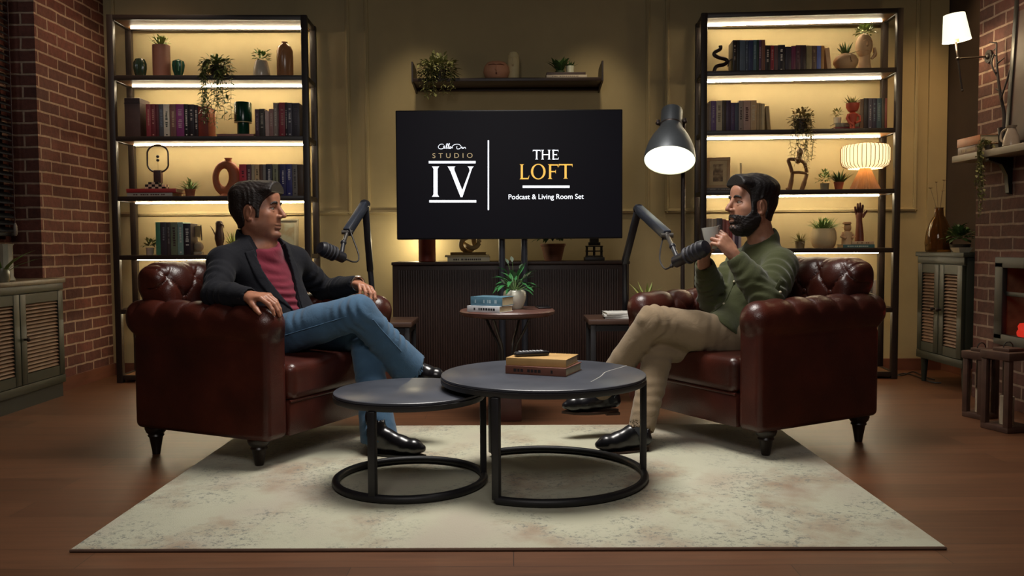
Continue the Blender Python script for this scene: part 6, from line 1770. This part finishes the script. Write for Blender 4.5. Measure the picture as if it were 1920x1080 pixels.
# ================================================================ man in the green shirt
def man_green():
    neck = A_(1432, 456, 4.18); hd = A_(1412, 389, 4.155)
    shN, shF = A_(1464, 496, 4.03), A_(1392, 494, 4.37)
    pel = A_(1392, 628, 4.20)
    elN, wrN = A_(1436, 560, 3.86), A_(1374, 476, 3.89)
    elF, wrF = A_(1338, 560, 4.27), A_(1319, 488, 4.06)
    hipN, hipF = A_(1398, 640, 4.07), A_(1385, 640, 4.26)
    knN, knF = A_(1224, 603, 3.95), A_(1237, 652, 4.03)
    anN, anF = A_(1122, 738, 4.13), A_(1203, 806, 3.87)
    org = (pel[0], pel[1], 0.0)
    t = thing('person', 'bearded man in a green shirt and tan trousers raising a white cup with both hands', 'person', org)
    up = nrm((shN+shF)/2-pel); fw = np.array([-.95, -.30, 0.0]); fwd = nrm(fw-up*(fw@up)); T = np.stack([fwd, np.cross(up, fwd), up], axis=1)
    mid = (shN+shF)/2; che = pel+(mid-pel)*.68; abd = pel+(mid-pel)*.30
    HB = basis((-.972, -.225, .03), (.02, 0, 1)); HS = 1.05
    nd = nrm(loc_fn(hd, HB)((-.022, 0, -.06))-neck)
    cup = A_(1336, 446, 3.945)
    F = Field((.22, 3.62, 0.0), (1.46, 4.56, 1.31), .0042)
    head(F, hd, HB, HS, 1.0)
    F.cone(loc_fn(hd, HB)((-.022, 0, -.045)), neck-up*.02, .060, .064, k=.03)
    F.cone(neck-up*.005, shN, .058, .045, k=.03).cone(neck-up*.005, shF, .058, .045, k=.03)
    F.ell(che, (.095, .140, .17), T, .03).ell(abd, (.095, .125, .15), T, .03).ell(pel, (.10, .14, .10), T, .03)
    for a, b, c in ((shN, elN, wrN), (shF, elF, wrF)): F.chain([a, b, c], [.044, .036, .028], .02)
    for a, b, c in ((hipN, knN, anN), (hipF, knF, anF)): F.chain([a, b, c], [.068, .050, .034], .02)
    hand(F, wrN, nrm((-.62, .02, .78)), (.42, -.86, .30), 1, ((.75, .95, .55), (.80, .95, .55), (.85, .95, .6), (.9, .95, .6)), thumb=(.75, .42, -.25, .35), sc=1.04, spread=.03, palm=.080)
    hand(F, wrF, nrm((.06, -.42, .92)), (-.75, .60, .25), -1, ((.65, .9, .5), (.7, .9, .55), (.75, .9, .55), (.8, .9, .6)), thumb=(.75, .4, -.3, .35), sc=1.02, spread=.03, palm=.080)
    heelF, toeF = A_(1217, 851, 3.84), A_(1116, 858, 3.785); heelF[2] = toeF[2] = RUGZ+.012
    heelN, toeN = A_(1160, 766, 4.15), A_(1053, 770, 4.07)
    F.cone(anF, heelF+V3((-.03, 0, .05)), .033, .034, k=.02).cone(anF, toeF*.7+heelF*.3+V3((0, 0, .04)), .032, .022, k=.02)
    F.cone(anN, heelN*.6+toeN*.4+V3((0, 0, .04)), .033, .026, k=.02)
    SK = skin_mat('#b07f66', '#9a6a54', '#2a1c18')
    fpart('body', F, SK, t, org, attr=skin_tone(hd, HB, HS, .5))
    del F
    eyes(t, org, hd, HB, HS, '#2a1a12', '#17100e', (1, 0, -.12))
    hair('hair', t, org, hd, HB, HS, HM('#141011'),
         lambda f, l, u: .007+.030*sstep(.03, .12, u)+.010*sstep(.02, .09, f)*sstep(.08, .11, u)+.004*sstep(-.02, -.09, f),
         ([-.2, -.03, .02, .055, .075, .088, .098, .2], [.046, .047, .047, .052, .064, .082, .097, .099]),
         ([-.2, -.06, -.030, -.022, .014, .020, .2], [-.066, -.062, -.050, .030, .032, -.035, -.035]))
    # beard and moustache follow the jaw
    F, f, l, u = head_shell(hd, HB, HS, (-.19, -.14, -.19), (.13, .14, .06))
    al = np.abs(l)
    F.d -= .0025+.003*sstep(-.06, -.10, u)*sstep(.02, .05, f)+.002*sstep(-.02, -.05, u)-.007*sstep(.080, .10, f)*sstep(-.068, -.085, u)
    F.d += .0012*np.sin(420*l+90*u)*np.sin(380*u+60*f)
    top = np.interp(f, [-.1, .0, .014, .020, .040, .050, .070, .088, .096, .2], [-.06, -.052, -.03, .02, .02, -.026, -.043, -.041, -.037, -.037])
    low = np.interp(f, [-.2, .0, .03, .2], [-.055, -.085, -.135, -.15])
    reg = np.maximum(np.maximum(u-top, low-u)*.8, np.where(al > .02, .000-f, .005-f))
    lips = .011-np.sqrt(((u+.0610)*1.0)**2+(np.maximum(al-.012, 0)*.9)**2)
    lips = np.where(f > .085, lips, -.1)
    reg = np.maximum(np.maximum(reg, lips), .014-np.sqrt((u+.020)**2+(f-.118)**2))
    F.d = np.maximum(F.d, reg).astype(np.float32)
    fpart('beard', F, HM('#191112'), t, org)
    # ---- shirt with stand collar
    cn = nrm(nd+fwd*.35)
    GRN = cloth('#42462a', 380, .35, .9, .12, .2, 7)
    S_ = Field((.78, 3.70, .40), (1.48, 4.58, 1.05), .0055)
    S_.ell(che+up*.02, (.128, .172, .20), T, .03).ell(abd+fwd*.012, (.138, .165, .19), T, .04).ell(pel+up*.06+fwd*.02, (.150, .172, .14), T, .04)
    S_.cone(neck-up*.03, shN, .068, .068, k=.04).cone(neck-up*.03, shF, .068, .068, k=.04)
    S_.cone(pel+up*.06, hipN*.70+knN*.30, .125, .109, k=.03).cone(pel+up*.06, hipF*.76+knF*.24, .125, .107, k=.03)
    for sh, el, wr, s in ((shN, elN, wrN, -1), (shF, elF, wrF, 1)):
        S_.cone(sh, sh*.5+che*.5, .070, .09, k=.03)
        cu = wr+(el-wr)*.16
        S_.chain([sh-up*.01, sh*.45+el*.55, el, el*.45+cu*.55, cu], [.082, .084, .076, .064, .049], .018)
        S_.cone(wr+(el-wr)*.20, wr+(wr-el)*.30, .036, .040, k=.003, op='c')
        wrinkle(S_, el, .13, (wr-el)*.6+(sh-el), 62, .0085, 1+s); wrinkle(S_, sh*.55+el*.45, .14, el-sh, 46, .0065, 3+s); wrinkle(S_, el*.5+wr*.5, .10, wr-el, 66, .0055, 5+s)
    S_.cone(neck-up*.04, neck+nd*.020-fwd*.004, .092, .0775, k=.012)
    S_.cone(neck-nd*.03, neck+nd*.12, .0690, .0690, k=.003, op='c')
    S_.put(lambda X, Y, Z: -((X-neck[0])*cn[0]+(Y-neck[1])*cn[1]+(Z-neck[2])*cn[2]-.040), neck-.11, neck+.13, .004, 'c')
    S_.ell(neck+fwd*.085+nd*.03, (.045, .010, .05), T, .006, 'c')
    S_.put(lambda X, Y, Z: (X-.925)*.62+(Z-.615)*.78+0*Y, S_.lo, V3((1.48, 4.58, .70)), .006, 'c', m=0)
    wrinkle(S_, abd, .24, up*.7+fwd*.5, 44, .007, 2.0); wrinkle(S_, che+T[:, 1]*.1, .2, up*.5-fwd*.6, 40, .006, 4.0)
    sh = fpart('shirt', S_, GRN, t, org)
    BT = pm('#c9bfa4', rough=.35, var=0)
    tl2 = to_local(pel, T)
    Lt = float(np.linalg.norm(mid-pel)); pl_ = []
    for i in range(16):
        q = surf(S_, pel+up*(Lt*1.06-(Lt*.96)*i/15.)+fwd*.03, fwd+T[:, 1]*.16); pl_.append(Vector(q-V3(org)))
    part('placket', G().tube(pl_, .0035, 6), GRN, sh)
    for i in (1, 6, 11, 14):
        part('button', G().sph(pl_[i]+Vector(fwd*.002+T[:, 1]*.004), .0062, 12, 8), BT, sh)
    q = surf(S_, elN*.55+shN*.45, (-.15, -1, -.1)); part('sleeve_tab', G().box(Vector(q-V3(org)), (.018, .006, .07), .003, rotm(0, .5, 0)), GRN, sh)
    part('button', G().sph(Vector(q-V3(org))+Vector((.012, -.006, -.022)), .0065, 12, 8), BT, sh)
    # ---- trousers
    TAN_ = cloth('#84725a', 420, .25, .9, .08, .15, 6)
    J = Field((.30, 3.62, .06), (1.40, 4.48, .80), .0055)
    J.ell(pel-up*.02, (.145, .170, .12), T, .03)
    J.chain([hipN, hipN*.45+knN*.55, knN], [.108, .092, .078], .02).cone(pel, hipN, .11, .11, k=.03)
    J.chain([hipF, hipF*.45+knF*.55, knF], [.104, .088, .074], .02).cone(pel, hipF, .11, .11, k=.03)
    hemN = anN; hemF = anF+V3((0, 0, .012))
    J.chain([knN, knN*.5+hemN*.5, hemN], [.074, .064, .056], .012)
    J.chain([knF, knF*.5+hemF*.5, hemF], [.072, .066, .060], .012)
    J.cone(hemN+(knN-hemN)*.05, hemN+(hemN-knN)*.5, .047, .06, k=.003, op='c')
    J.cone(hemF+(knF-hemF)*.04, hemF+(hemF-knF)*.4, .051, .07, k=.003, op='c')
    for c, a, b, r_, am in ((knN, hipN, knN, .13, .0055), (knF, knF, anF, .13, .006), (hipN*.6+knN*.4, hipN, knN, .15, .004), (knF*.4+anF*.6, knF, anF, .15, .0025), (anF, knF, anF, .08, .0025)):
        wrinkle(J, c, r_, b-a, 52, am, c[0]*7)
    tr = fpart('trousers', J, TAN_, t, org)
    del J
    # ---- socks and shoes
    SOX = cloth('#16181a', 300, .4, .95, .05); SHB = pm('#17161a', rough=.30, var=.05, coat=.2); SHs = pm('#3a2218', rough=.5, var=.1)
    for hl, to, u_, an in ((heelF, toeF, (0, 0, 1), anF), (heelN-V3((0, 0, .0)), toeN, (-.05, -.1, 1), anN)):
        d = nrm(to-hl)
        Q = Field(np.minimum(np.minimum(hl, to), an)-V3((.09, .09, .05)), np.maximum(np.maximum(hl, to), an)+V3((.09, .09, .12)), .0045)
        Q.cone(an+V3((0, 0, .03)), hl+d*.05+nrm(u_)*.05, .041, .040, k=.01)
        fpart('sock', Q, SOX, t, org)
        Q = Field(np.minimum(hl, to)-V3((.09, .09, .05)), np.maximum(hl, to)+V3((.10, .09, .17)), .0045)
        shoe(Q, hl+nrm(u_)*.006, to+nrm(u_)*.006, u_)
        Q.cone(V3(hl)+nrm(u_)*.085+d*.05, V3(hl)+nrm(u_)*.20+d*.05, .040, .05, k=.003, op='c')
        s_ = fpart('shoe', Q, SHB, t, org, smooth_it=3); sole(s_, org, hl-nrm(u_)*.002, to-nrm(u_)*.002, u_, SHs)
    # ---- cup, a thing of its own, held in both hands
    c = thing('cup', 'plain white cup held up in both hands by the bearded man', 'cup', Vector(cup-V3((0, 0, .05))))
    c.rotation_euler = (0, -.12, 0)
    part('body', G().lathe([(.001, 0), (.022, 0), (.024, .004), (.030, .03), (.036, .065), (.039, .100), (.0365, .100), (.033, .065), (.026, .02), (.001, .012)], 36), pm('#cfd0c8', rough=.18, var=0, coat=.4), c)
    return t
man_green()
